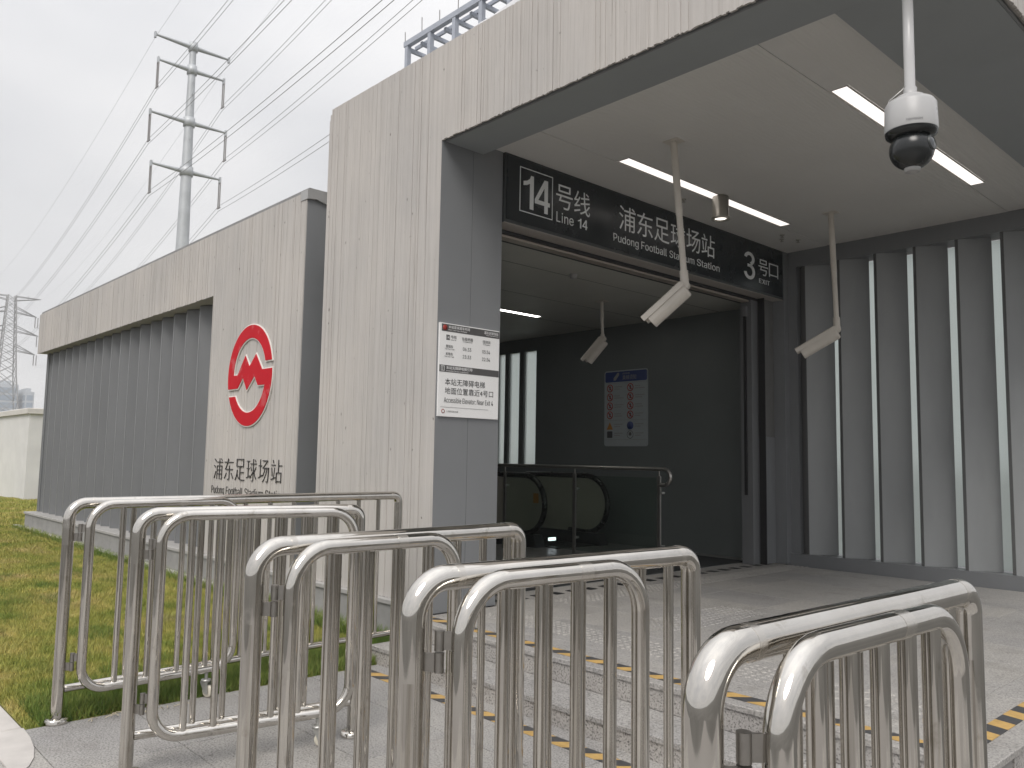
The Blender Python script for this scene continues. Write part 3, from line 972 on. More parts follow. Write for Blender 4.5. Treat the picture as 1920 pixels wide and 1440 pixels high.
# interior hall
XI = -18.5
ZI = 3.69
MB().box(XI, XS - 0.465, 4.55, 9.92, ZI, ZI + 0.08).build('hall_ceiling', M['interior_ceiling'], ST)
for xj in (-6.45, -7.6, -8.75):
    MB().box(xj - 0.004, xj + 0.004, 4.84, 9.9, ZI - 0.0015, ZI + 0.002).build('ceiling_joint', M['black'], ST)
# back wall with openings for the frosted windows
win = [(-11.15, -10.96), (-10.86, -10.58), (-10.46, -10.15)]
xs = [XI] + [v for w_ in win for v in w_] + [XS - 0.41]
for k in range(0, len(xs), 2):
    MB().box(xs[k], xs[k + 1], 9.92, 10.0, ZP - 2.5, ZI + 0.06).build('hall_wall', M['interior'], ST)
for a, b in win:
    MB().box(a, b, 9.921, 9.999, 3.46, ZI + 0.06).build('hall_wall', M['interior'], ST)
    MB().box(a, b, 9.921, 9.999, ZP - 2.5, 1.46).build('hall_wall', M['interior'], ST)
    MB().box(a - 0.004, b + 0.004, 9.955, 9.967, 1.455, 3.465).build('window_pane', M['frosted'], ST)
MB().box(XI, -7.34, 4.56, 4.62, ZP - 2.5, ZI + 0.06).build('hall_wall', M['interior'], ST)
MB().box(-7.339, XR - 0.351, 4.83, 4.86, ZP, ZI + 0.06).build('hall_wall', M['interior'], ST)
MB().box(XI - 0.06, XI, 4.55, 10.0, ZP - 2.5, ZI + 0.06).build('hall_wall', M['interior'], ST)
MB().box(XI, -5.82, 4.62, 8.30, ZP - 0.25, ZP - 0.002).build('hall_floor', M['interior_floor'], ST)
MB().box(-9.3, -5.82, 8.301, 9.92, ZP - 0.25, ZP - 0.002).build('hall_floor', M['interior_floor'], ST)
MB().box(XI, -9.3, 8.301, 9.92, ZP - 2.5, ZP - 2.3).build('pit_floor', M['interior'], ST)
# threshold plate with dark inserts, and the mat behind it
th = MB().box(-5.82, -5.41, 4.84, 9.80, 0.0, ZP - 0.004).build('threshold', M['granite_porch'], ST)
for k in range(20):
    MB().box(-5.63, -5.51, 4.98 + k * 0.24, 5.09 + k * 0.24, ZP - 0.0035, ZP - 0.0005).build('drain_insert', M['black'], th)
mt = MB().bbox(-7.2, -5.84, 5.2, 9.6, ZP - 0.0015, ZP + 0.008, 0.004).build('entrance_mat', M['mat'])
tag(mt, 'black entrance mat on the floor just inside the doorway', 'mat')

# ------------------------------------------------------------------ header sign
sg = thing('station_name_sign', 'long black sign box above the doorway with white station name and exit number', 'sign', (XS - 0.09, 7.32, 3.70))
MB().box(XS - 0.18, XS - 0.006, 4.845, 9.803, 3.706, ZC - 0.002).build('sign_box', M['sign_frame'], sg)
MB().box(XS - 0.175, XS - 0.012, 4.85, 9.80, 3.700, 3.7055).build('sign_underside', M['header'], sg)
MB().box(XS - 0.0055, XS, 4.86, 9.79, 3.735, ZC - 0.022).build('sign_face', M['sign'], sg)
XT = XS + 0.0006
fb = MB()
for (y0, y1, z0, z1) in ((5.022, 5.457, 4.258, 4.267), (5.022, 5.457, 3.842, 3.851), (5.022, 5.031, 3.851, 4.258), (5.448, 5.457, 3.851, 4.258)):
    fb.box(XT, XT + 0.0015, y0, y1, z0, z1)
fb.build('number_frame', M['letter'], sg)
drawn(sg, '14', XT, 5.062, 3.885, 5.418, 4.208, M['letter'], 0.03)
text_on(sg, '号', 'x', XT, 5.504, 3.985, 5.737, 4.222, M['letter'], name='character', bold=-0.002)
text_on(sg, '线', 'x', XT, 5.760, 3.985, 5.993, 4.222, M['letter'], name='character', bold=-0.002)
for ch, ua, ub, hh in (('L', 5.512, 5.566, 0.099), ('i', 5.586, 5.600, 0.099), ('n', 5.622, 5.677, 0.073), ('e', 5.692, 5.755, 0.075)):
    text_on(sg, ch, 'x', XT, ua, 3.846, ub, 3.846 + hh, M['letter'], name='letter')
drawn(sg, '14', XT, 5.815, 3.846, 5.955, 3.945, M['letter'], 0.12)
text_on(sg, '浦', 'x', XT, 6.448, 3.965, 6.719, 4.228, M['letter'], name='character', bold=-0.002)
text_on(sg, '东', 'x', XT, 6.746, 3.965, 7.017, 4.228, M['letter'], name='character', bold=-0.002)
text_on(sg, '足', 'x', XT, 7.044, 3.965, 7.315, 4.228, M['letter'], name='character', bold=-0.002)
text_on(sg, '球', 'x', XT, 7.342, 3.965, 7.613, 4.228, M['letter'], name='character', bold=-0.002)
text_on(sg, '场', 'x', XT, 7.640, 3.965, 7.911, 4.228, M['letter'], name='character', bold=-0.002)
text_on(sg, '站', 'x', XT, 7.938, 3.965, 8.209, 4.228, M['letter'], name='character', bold=-0.002)
for word, f0, f1, base in (('Pudong', 0.0, 0.212, 3.800), ('Football', 0.236, 0.467, 3.822), ('Stadium', 0.492, 0.735, 3.822), ('Station', 0.762, 1.0, 3.822)):
    text_on(sg, word, 'x', XT, 6.358 + 1.95 * f0, base, 6.358 + 1.95 * f1, 3.905, M['letter'], name='word')
drawn(sg, '3', XT, 8.845, 3.845, 9.105, 4.195, M['letter'])
text_on(sg, '号', 'x', XT, 9.191, 3.945, 9.421, 4.150, M['letter'], name='character', bold=-0.002)
text_on(sg, '口', 'x', XT, 9.444, 3.957, 9.674, 4.138, M['letter'], name='character', bold=-0.002)
drawn(sg, 'EXIT', XT, 9.200, 3.838, 9.458, 3.895, M['letter'])

# ------------------------------------------------------------------ wall emblem and lettering
def emblem_outline():
    P = []
    arc = lambda r, a0, a1, n: [(r * math.cos(rad(a0 + (a1 - a0) * k / n)), r * math.sin(rad(a0 + (a1 - a0) * k / n))) for k in range(n + 1)]
    ri = 0.74
    P += arc(1.0, 13.9, 193.9, 40)
    P += [(-0.52, -0.24), (-0.286, -0.03), (-0.087, -0.29), (0.236, -0.03), (0.41, -0.22)]
    P += arc(ri, -17.3, -147.3, 30)
    P += arc(1.0, -156.4, 4.6, 38)
    P += [(0.565, 0.08), (0.27, 0.40), (-0.01, 0.17), (-0.21, 0.40), (-0.55, 0.03)]
    P += arc(ri, 177.7, 18.9, 34)
    return P


def outset(P, d):
    n = len(P)
    out = []
    for i in range(n):
        a, b, c = Vector(P[i - 1]), Vector(P[i]), Vector(P[(i + 1) % n])
        e1, e2 = (b - a), (c - b)
        if e1.length < 1e-6 or e2.length < 1e-6:
            out.append(tuple(b)); continue
        n1 = Vector((e1.y, -e1.x)).normalized(); n2 = Vector((e2.y, -e2.x)).normalized()
        nn = n1 + n2
        k = max(0.45, nn.length_squared / 2)
        out.append(tuple(b + nn * d / k * 1.0))
    return out


em = thing('wall_emblem', 'large round red and white metro emblem on the concrete wing wall', 'emblem', (-8.93, YF, 1.87))
E0 = emblem_outline()
def emb(P, s):
    return [(-8.93 + p[0] * s, 2.465 + p[1] * s * 1.03) for p in P]
MB().prism(emb(outset(E0, 0.022), 0.567), YF - 0.014, YF - 0.001, 'y').build('white_edge', M['white_edge'], em)
MB().prism(emb(E0, 0.567), YF - 0.020, YF - 0.0142, 'y').build('red_face', M['red'], em)

wl_ = thing('wall_lettering', 'black raised station name in Chinese and English below the red emblem', 'lettering', (-8.93, YF, 1.0))
cn = '浦东足球场站'
cw = (9.83 - 8.03) / 6
for k, ch in enumerate(cn):
    text_on(wl_, ch, 'y', YF - 0.002, -9.83 + k * cw + 0.02, 1.255, -9.83 + (k + 1) * cw - 0.03, 1.255 + 0.25, M['black_letter'], 0.007, 'character', -0.018)
for word, f0, f1, base in (('Pudong', 0.0, 0.195, 1.06), ('Football', 0.225, 0.462, 1.084), ('Stadium', 0.495, 0.74, 1.084), ('Station', 0.77, 1.0, 1.084)):
    text_on(wl_, word, 'y', YF - 0.002, -9.86 + 1.86 * f0, base, -9.86 + 1.86 * f1, 1.175, M['black_letter'], 0.004, 'word', -0.012)

# ------------------------------------------------------------------ timetable board on the reveal
tb = thing('timetable_board', 'white board with train times and elevator notice on the grey reveal', 'board', (XR, 4.48, 1.9))
BX = XR + 0.020
MB().box(XR + 0.0025, BX, 4.145, 4.815, 1.90, 2.69).build('board_panel', M['board'], tb)
MB().box(BX + 0.0003, BX + 0.0012, 4.165, 4.813, 2.62, 2.682).build('title_band', M['ink_band'], tb)
MB().box(BX + 0.0003, BX + 0.0012, 4.150, 4.813, 2.275, 2.333).build('title_band', M['ink_band'], tb)
B2_ = BX + 0.0014
def tt(s, u0, v0, u1, v1, m='ink', b=0.0):
    text_on(tb, s, 'x', B2_, u0, v0, u1, v1, M[m], 0.0006, 'print', b)
tt('本站首末班车时间', 4.237, 2.648, 4.47, 2.675, 'print_white', 0.006)
tt('First / Last Train Timetable', 4.237, 2.630, 4.44, 2.642, 'print_white')
tt('浦东足球场站', 4.635, 2.645, 4.80, 2.672, 'print_white', 0.006)
tt('Pudong Football Stadium Station', 4.66, 2.630, 4.80, 2.640, 'print_white')
MB().lathe([(0.0, 0.0), (0.024, 0.0), (0.024, 0.0008), (0.0, 0.0008)], (BX + 0.0014, 4.20, 2.651), 20, Matrix(((0, 0, 1), (1, 0, 0), (0, 1, 0)))).build('emblem_print', M['red_print'], tb)
MB().box(BX + 0.0003, BX + 0.0012, 4.215, 4.253, 2.548, 2.592).build('number_tile', M['ink'], tb)
tt('14', 4.220, 2.556, 4.248, 2.584, 'print_white', 0.004)
tt('号线', 4.265, 2.565, 4.325, 2.592)
tt('Line 14', 4.265, 2.548, 4.32, 2.559)
tt('往桂桥路', 4.385, 2.560, 4.508, 2.590)
tt('To Guiqiao Road', 4.395, 2.545, 4.50, 2.555)
tt('往封浜', 4.62, 2.560, 4.71, 2.590)
tt('To Fengbang', 4.625, 2.545, 4.705, 2.555)
tt('首班车', 4.212, 2.482, 4.29, 2.508)
tt('The First Train', 4.200, 2.466, 4.305, 2.476)
tt('末班车', 4.212, 2.418, 4.29, 2.444)
tt('The Last Train', 4.200, 2.402, 4.302, 2.412)
tt('06:33', 4.398, 2.472, 4.49, 2.502)
tt('23:33', 4.398, 2.406, 4.49, 2.436)
tt('05:34', 4.617, 2.472, 4.706, 2.502)
tt('22:34', 4.617, 2.406, 4.706, 2.436)
tt('本站无障碍电梯引导', 4.222, 2.299, 4.51, 2.327, 'print_white', 0.006)
tt('Accessible Elevator in the Station', 4.222, 2.281, 4.465, 2.292, 'print_white')
lf = MB()
for (a, b, c, d) in ((4.166, 4.204, 2.284, 2.288), (4.166, 4.204, 2.322, 2.326), (4.166, 4.170, 2.288, 2.322), (4.200, 4.204, 2.288, 2.322), (4.183, 4.187, 2.288, 2.322)):
    lf.box(B2_, B2_ + 0.0006, a, b, c, d)
lf.build('elevator_symbol', M['print_white'], tb)
tt('本站无障碍电梯', 4.212, 2.165, 4.655, 2.222)
tt('地面位置靠近4号口', 4.212, 2.090, 4.752, 2.147)
tt('Accessible Elevator: Near Exit 4', 4.205, 2.017, 4.752, 2.062)
MB().box(B2_, B2_ + 0.0005, 4.17, 4.70, 1.977, 1.980).build('rule_line', M['ink_light'], tb)
rg = MB().lathe([(0.013, 0.0), (0.018, 0.0), (0.018, 0.0008), (0.013, 0.0008)], (B2_, 4.198, 1.944), 20, Matrix(((0, 0, 1), (1, 0, 0), (0, 1, 0))))
rg.build('emblem_print', M['red_print'], tb)
tt('上海轨道交通', 4.23, 1.937, 4.36, 1.952, 'ink_light')

# ------------------------------------------------------------------ notice on the hall wall
nb = thing('escalator_notice', 'white escalator safety notice with blue header on the dark hall wall', 'notice', (-8.135, 9.92, 1.79))
YN = 9.918
def rrect(x0, x1, z0, z1, r):
    o = []
    for cx, cz, a0 in ((x1 - r, z1 - r, 0), (x0 + r, z1 - r, 90), (x0 + r, z0 + r, 180), (x1 - r, z0 + r, 270)):
        o += [(cx + r * math.cos(rad(a0 + k * 18)), cz + r * math.sin(rad(a0 + k * 18))) for k in range(6)]
    return o
MB().prism(rrect(-8.57, -7.705, 1.785, 2.975, 0.04), YN - 0.010, YN, 'y').build('notice_panel', plain('grey_white_notice', (0.38, 0.42, 0.43), 0.4, 0, 0.03), nb)
MB().prism(rrect(-8.553, -7.722, 2.795, 2.958, 0.025), YN - 0.0112, YN - 0.0102, 'y').build('header_band', M['blue'], nb)
text_on(nb, '乘梯须知', 'y', YN - 0.0116, -8.20, 2.822, -7.93, 2.895, M['ink_light'], 0.0006, 'print')
text_on(nb, '自动扶梯', 'y', YN - 0.0116, -8.20, 2.908, -8.06, 2.936, M['ink_light'], 0.0006, 'print')
esc = MB()
esc.prism([(-8.38, 2.82), (-8.34, 2.82), (-8.27, 2.90), (-8.27, 2.94), (-8.30, 2.94), (-8.38, 2.86)], YN - 0.0122, YN - 0.0115, 'y')
esc.build('escalator_symbol', M['ink_light'], nb)
for col, cx in enumerate((-8.455, -8.045)):
    for row in range(4):
        cz = 2.70 - row * 0.142
        ringm = Matrix(((1, 0, 0), (0, 0, -1), (0, 1, 0)))
        q = MB().lathe([(0.048, 0.0), (0.064, 0.0), (0.064, 0.0012), (0.048, 0.0012)], (cx, YN - 0.0102, cz), 20, ringm)
        q.build('prohibition_ring', M['red_print'], nb)
        d = 0.037
        MB().prism([(cx - d - 0.005, cz + d - 0.005), (cx - d + 0.005, cz + d + 0.005), (cx + d + 0.005, cz - d + 0.005), (cx + d - 0.005, cz - d - 0.005)], YN - 0.0122, YN - 0.0112, 'y').build('prohibition_bar', M['red_print'], nb)
        MB().prism([(cx - 0.012, cz - 0.03), (cx + 0.012, cz - 0.03), (cx + 0.016, cz + 0.012), (cx + 0.006, cz + 0.034), (cx - 0.008, cz + 0.034), (cx - 0.014, cz + 0.010)], YN - 0.0110, YN - 0.0103, 'y').build('pictogram', M['ink'], nb)
        for ln in range(2):
            MB().box(cx + 0.09, cx + 0.09 + (0.16, 0.11, 0.19, 0.14)[(row + ln + col) % 4], YN - 0.0106, YN - 0.0101, cz + 0.010 - ln * 0.035, cz + 0.026 - ln * 0.035).build('text_line', M['ink_light'], nb)
MB().prism([(-8.52, 2.045), (-8.39, 2.045), (-8.455, 2.165)], YN - 0.0112, YN - 0.0102, 'y').build('warning_triangle', M['orange'], nb)
MB().lathe([(0.0, 0.0012), (0.064, 0.0012), (0.064, 0.0)], (-8.045, YN - 0.0102, 2.105), 20, Matrix(((1, 0, 0), (0, 0, -1), (0, 1, 0)))).build('mandatory_disc', M['blue'], nb)
MB().prism(rrect(-8.51, -8.40, 1.915, 2.02, 0.012), YN - 0.0112, YN - 0.0102, 'y').build('pictogram_tile', M['ink'], nb)
MB().lathe([(0.056, 0.0), (0.064, 0.0), (0.064, 0.0012), (0.056, 0.0012)], (-8.045, YN - 0.0102, 1.965), 20, Matrix(((1, 0, 0), (0, 0, -1), (0, 1, 0)))).build('pictogram_ring', M['ink'], nb)
MB().lathe([(0.0, 0.001), (0.028, 0.001), (0.028, 0.0)], (-8.045, YN - 0.0102, 1.975), 14, Matrix(((1, 0, 0), (0, 0, -1), (0, 1, 0)))).build('pictogram', M['ink'], nb)
for cx in (-8.365, -7.955):
    for cz in (2.12, 1.98):
        for ln in range(2):
            MB().box(cx, cx + 0.17 - 0.05 * ln, YN - 0.0106, YN - 0.0101, cz - ln * 0.035, cz + 0.016 - ln * 0.035).build('text_line', M['ink_light'], nb)
for z in (2.775, 2.19, 1.885):
    MB().box(-8.553, -7.722, YN - 0.0106, YN - 0.0101, z, z + 0.006).build('rule_line', M['ink_light'], nb)

# ------------------------------------------------------------------ lights
def strip_light(x, y0, y1, z, label, w=0.10, m='strip'):
    o = thing('strip_light', label, 'ceiling light', (x, (y0 + y1) / 2, z))
    MB().box(x - w / 2, x + w / 2, y0 + 0.01, y1 - 0.01, z - 0.001, z + 0.010).build('diffuser', M[m], o)
    fr = MB().box(x - w / 2 - 0.006, x - w / 2 - 0.001, y0, y1, z - 0.003, z + 0.012).box(x + w / 2 + 0.001, x + w / 2 + 0.006, y0, y1, z - 0.003, z + 0.012)
    fr.box(x - w / 2, x + w / 2, y0, y0 + 0.009, z - 0.003, z + 0.012).box(x - w / 2, x + w / 2, y1 - 0.009, y1, z - 0.003, z + 0.012)
    fr.build('frame', M['ceiling_band'], o)
    return o
strip_light(-4.765, 5.755, 8.735, ZC + 0.003, 'lit strip light in the porch ceiling nearest the black name sign', 0.115)
strip_light(-2.695, 5.755, 8.735, ZC + 0.003, 'lit strip light in the porch ceiling behind the dome camera', 0.115)
strip_light(-8.60, 4.95, 8.45, ZI - 0.012, 'lit strip light in the dark hall ceiling inside the doorway', 0.09, 'hall_strip')

dl = thing('downlight', 'grey cylindrical downlight under the porch ceiling beside the strip light', 'ceiling light', (-4.72, 7.30, ZC - 0.25))
MB().lathe([(0.0, 0.245), (0.085, 0.245), (0.085, 0.03), (0.098, 0.02), (0.098, 0.0), (0.075, 0.0), (0.070, 0.03), (0.0, 0.03)], (-4.72, 7.30, ZC - 0.25), 28).build('housing', M['downlight'], dl)
MB().lathe([(0.0, 0.0), (0.06, 0.0), (0.06, 0.012)], (-4.72, 7.30, ZC - 0.235), 20).build('lamp', M['lamp'], dl)


# ------------------------------------------------------------------ cameras
def bullet_camera(label, top, joint, tip, group, arm_r=0.030):
    top, joint, tip = Vector(top), Vector(joint), Vector(tip)
    o = thing('bullet_camera', label, 'security camera', top, 0, group)
    MB().box(top.x - 0.075, top.x + 0.075, top.y - 0.06, top.y + 0.06, top.z - 0.008, top.z - 0.0005).build('mount_plate', M['cam_white'], o)
    d = joint - top
    mid = top + d * 0.52
    MB().cyl(top - Vector((0, 0, 0.006)), mid, arm_r * 1.05, 14).build('pole', M['cam_white'], o)
    MB().cyl(mid, top + d * 0.93, arm_r * 0.92, 14).build('pole', M['cam_white'], o)
    MB().cyl(top + d * 0.915, joint, arm_r * 1.25, 14).build('pole_sleeve', M['cam_white'], o)
    ax = (tip - joint).normalized()
    side = ax.cross(Vector((0, 0, 1))).normalized()
    up = side.cross(ax).normalized()
    k = joint + Vector((0, 0, -0.02))
    MB().tube([k - side * 0.035, k + side * 0.035], 0.042, 16).build('pivot', M['cam_white'], o)
    st = joint + ax * 0.02 - up * 0.045
    L = (tip - joint).length
    en = st + ax * (L - 0.03)
    # body: flat-topped, round-bellied casing
    sec = [(-0.044, 0.030), (-0.036, 0.040), (0.036, 0.040), (0.044, 0.030), (0.044, -0.005)] + [(0.044 * math.cos(rad(-a)), -0.008 + 0.046 * math.sin(rad(-a))) for a in range(15, 180, 15)] + [(-0.044, -0.005)]
    def ring(p, s=1.0):
        return [p + side * (u * s) + up * (v * s) for u, v in sec]
    sec = [(u * 1.4, v * 1.4) for u, v in sec]
    n = len(sec)
    vs = ring(st, 0.85) + ring(st + ax * 0.02) + ring(en - ax * 0.01) + ring(en - ax * 0.008, 0.86) + ring(en - ax * 0.03, 0.84)
    fs = [tuple(range(n))[::-1]]
    for i in range(4):
        fs += [(i * n + a, i * n + (a + 1) % n, (i + 1) * n + (a + 1) % n, (i + 1) * n + a) for a in range(n)]
    b = MB().add(vs, fs)
    b.build('housing', M['cam_white'], o)
    g0 = en - ax * 0.029
    MB().add(ring(g0, 0.84), [tuple(range(n))]).build('lens_window', M['lens'], o)
    # sunshield over the top
    hs, he = st - ax * 0.0, en + ax * 0.03
    prof = [(-0.052, 0.012), (-0.052, 0.044), (-0.042, 0.052), (0.042, 0.052), (0.052, 0.044), (0.052, 0.012), (0.048, 0.012), (0.048, 0.042), (0.040, 0.048), (-0.040, 0.048), (-0.048, 0.042), (-0.048, 0.012)]
    prof = [(u * 1.4, v * 1.4) for u, v in prof]
    m = len(prof)
    vs = [hs + side * u + up * v for u, v in prof] + [he + side * u + up * v for u, v in prof]
    fs = [(a, (a + 1) % m, m + (a + 1) % m, m + a) for a in range(m)] + [tuple(range(m))[::-1], tuple(range(m, 2 * m))]
    MB().add(vs, fs).build('sunshield', M['cam_white'], o)
    return o


LEFT = -Vector((math.cos(_y), math.sin(_y), 0))
AWAY = Vector((_fw.x, _fw.y, 0)).normalized()
J1 = Vector((-4.10, 5.78, 3.09))
bullet_camera('cream bullet camera hanging in front of the black name sign', (-4.17, 5.72, ZC), J1, J1 + LEFT * 0.31 + AWAY * 0.14 + Vector((0, 0, -0.29)), 'bullet cameras on ceiling poles')
J2 = Vector((-4.13, 8.66, 3.06))
bullet_camera('cream bullet camera hanging in front of the finned porch wall', (-4.16, 8.63, ZC), J2, J2 + LEFT * 0.38 + AWAY * 0.16 + Vector((0, 0, -0.24)), 'bullet cameras on ceiling poles')
J3 = Vector((-7.15, 8.22, 3.20))
bullet_camera('cream bullet camera hanging from the dark hall ceiling inside the doorway', (-7.17, 8.22, ZI), J3, J3 + LEFT * 0.23 + AWAY * 0.12 + Vector((0, 0, -0.29)), 'bullet cameras on ceiling poles', 0.022)

DC = Vector((-1.62, 4.27, 0))
dm = thing('dome_camera', 'white dome camera with black ball hanging from the porch corner', 'security camera', (DC.x, DC.y, ZL - 0.004))
zt_ = 3.465
MB().lathe([(0.0, ZL - 0.005), (0.07, ZL - 0.005), (0.07, ZL - 0.02), (0.027, ZL - 0.025), (0.026, zt_ + 0.04), (0.033, zt_ + 0.04), (0.033, zt_ - 0.01)], (DC.x, DC.y, 0), 20).build('pole', M['dome_white'], dm)
MB().lathe([(0.0, zt_), (0.030, zt_ - 0.002), (0.066, zt_ - 0.006), (0.078, zt_ - 0.018), (0.080, zt_ - 0.030), (0.112, zt_ - 0.036), (0.124, zt_ - 0.055), (0.128, zt_ - 0.185), (0.126, zt_ - 0.195)], (DC.x, DC.y, 0), 40).build('housing', M['dome_white'], dm)
MB().lathe([(0.1255, zt_ - 0.196), (0.122, zt_ - 0.212), (0.105, zt_ - 0.226), (0.075, zt_ - 0.236), (0.0, zt_ - 0.236)], (DC.x, DC.y, 0), 40).build('skirt', M['dome_black'], dm)
bc = Vector((DC.x, DC.y, zt_ - 0.290))
prof = [(0.108 * math.sin(rad(a)), 0.104 * math.cos(rad(a))) for a in range(0, 181, 10)]
prof[0] = (0.0, 0.104); prof[-1] = (0.0, -0.104)
ball = MB().lathe(prof, bc, 36).build('ball', M['dome_black'], dm)
to = (Vector((math.cos(_y), math.sin(_y), 0)) * 0.62 - Vector((_fw.x, _fw.y, 0)) * 0.75 + Vector((0, 0, 0.12))).normalized()
q = to.to_track_quat('Z', 'Y').to_matrix()
MB().lathe([(0.040, 0.094), (0.040, 0.107), (0.034, 0.109), (0.032, 0.105)], bc, 24, q).build('lens_ring', M['sign_frame'], ball)
MB().lathe([(0.032, 0.105), (0.02, 0.111), (0.0, 0.113)], bc, 24, q).build('lens', M['lens'], ball)
MB().lathe([(0.040, -0.093), (0.036, -0.116), (0.032, -0.116), (0.030, -0.108), (0.0, -0.108)], bc, 24).build('wiper_base', M['dome_white'], dm)
me = text_mesh('HIKVISION', 0.075, 0.011, M['ink'], 0.0)
lo = link('brand_print', me, dm)
az = math.atan2(-_fw.y, -_fw.x) - rad(18)
lo.rotation_euler = (rad(90), 0, az + rad(90))
lo.location = Vector((math.cos(az) * 0.1285, math.sin(az) * 0.1285, zt_ - 0.178 - (ZL - 0.004))) + Vector((math.sin(az), -math.cos(az), 0)) * 0.04
MB().tube([DC + Vector((-0.03, 0.0, zt_ + 0.06)), DC + Vector((-0.02, -0.04, zt_ + 0.03)), DC + Vector((-0.09, -0.04, zt_ - 0.01)), DC + Vector((-0.105, -0.05, zt_ - 0.055))], 0.003, 6).build('safety_wire', M['zinc'], dm)

# small sprinkler heads and a detector
for (x, y, lab) in ((-5.05, 7.1, 'tiny sprinkler nozzle under the porch ceiling above the middle of the sign'), (-5.1, 9.25, 'tiny sprinkler nozzle under the porch ceiling, left of the corner cluster'), (-4.97, 9.42, 'tiny sprinkler nozzle under the porch ceiling, right of the corner cluster'), (-5.0, 9.08, 'tiny sprinkler nozzle under the porch ceiling, nearest one of the corner cluster')):
    o = thing('sprinkler', lab, 'sprinkler', (x, y, ZC), 0, 'sprinkler nozzles in the porch ceiling')
    MB().lathe([(0.03, -0.0005), (0.03, -0.006), (0.008, -0.008), (0.008, -0.03), (0.0, -0.03)], (x, y, ZC), 12).build('stem', M['downlight'], o)
    MB().lathe([(0.0, -0.0302), (0.022, -0.031), (0.022, -0.034), (0.0, -0.035)], (x, y, ZC), 12).build('deflector', M['downlight'], o)
sd = thing('smoke_detector', 'small white detector on the hall ceiling inside the doorway', 'detector', (-6.35, 6.78, ZI))
MB().lathe([(0.045, -0.0005), (0.045, -0.02), (0.035, -0.05), (0.0, -0.05)], (-6.35, 6.78, ZI), 18).build('base', M['dome_white'], sd)

# ------------------------------------------------------------------ glass railing and escalator inside
gr = thing('glass_railing', 'glass railing with steel posts and curved handrail beside the escalator', 'railing', (-7.4, 8.0, ZP))
YG = 8.0
for x in (-6.05, -7.43, -8.80):
    p_ = MB().box(x - 0.022, x + 0.022, YG - 0.014, YG + 0.014, ZP + 0.001, 1.38).build('post', M['dark_steel'], gr)
    MB().cyl((x, YG, 1.38), (x, YG, 1.445), 0.010, 10).build('bracket', M['dark_steel'], p_)
    for z in (0.55, 1.18):
        MB().cyl((x + 0.05, YG - 0.03, z), (x + 0.05, YG + 0.03, z), 0.016, 10).build('glass_clip', M['zinc'], p_)
for a, b in ((-7.39, -6.09), (-8.76, -7.47)):
    MB().box(a, b, YG - 0.006, YG + 0.006, ZP + 0.10, 1.36).build('glass_pane', M['glass'], gr)
hr = fillet([(-9.25, YG, 1.30), (-8.95, YG, 1.465), (-5.885, YG, 1.465), (-5.885, YG, 1.275), (-6.03, YG, 1.275)], [0, 0.1, 0.094, 0.094, 0], 6)
MB().tube(hr, 0.024, 14).build('handrail', M['dark_steel'], gr)

def balustrade(par, y, x_end):
    # rounded newel facing +x, horizontal run, then the slope down
    zt2, zb2 = 1.30, 0.48
    r_ = (zt2 - zb2) / 2
    cx, cz = x_end - r_, zb2 + r_
    arc = [(cx + r_ * math.cos(rad(a)), cz + r_ * math.sin(rad(a))) for a in range(-90, 91, 12)]
    out = [(-13.4, -1.6)] + [(-10.0, 0.30), (cx - 0.3, zb2)] + arc + [(-9.9, zt2), (-13.4, -0.75)]
    MB().prism(out, y - 0.012, y + 0.012, 'y').build('side_panel', M['esc_panel'], par)
    path_ = [(cx - 0.35, y, zb2 - 0.005)] + [(cx + (r_ + 0.02) * math.cos(rad(a)), y, cz + (r_ + 0.02) * math.sin(rad(a))) for a in range(-90, 91, 10)] + [(-9.9, y, zt2 + 0.02), (-13.4, y, -0.73)]
    MB().tube(path_, 0.042, 12).build('handrail', M['rubber_rail'], par)
    MB().prism([(-10.2, ZP - 0.1), (x_end - 0.05, ZP + 0.001), (x_end - 0.12, zb2 - 0.02), (-10.2, zb2 - 0.02)], y - 0.09, y + 0.09, 'y').build('skirt', M['esc_dark'], par)
es = thing('escalator', 'escalator with black handrails going down inside the dark hall', 'escalator', (-9.5, 9.0, ZP))
balustrade(es, 8.50, -8.50)
balustrade(es, 9.50, -8.16)
MB().box(-10.1, -8.3, 8.60, 9.40, ZP + 0.0015, ZP + 0.012).build('landing_plate', M['esc_dark'], es)
for k in range(8):
    MB().box(-10.5 - k * 0.4, -10.1 - k * 0.4, 8.6, 9.4, ZP - 0.05 - k * 0.2, ZP - 0.01 - k * 0.2).build('step', M['esc_dark'], es)
MB().box(-8.56, -8.54, 8.66, 8.80, 0.37, 0.415).build('comb_lamp', M['comb'], es)
MB().box(-8.70, -8.60, 8.478, 8.487, 0.92, 1.06).build('warning_sticker', M['orange'], es)

# ------------------------------------------------------------------ queue barriers
HB = 1.25
RB, RL, RV = 0.0325, 0.0268, 0.0162


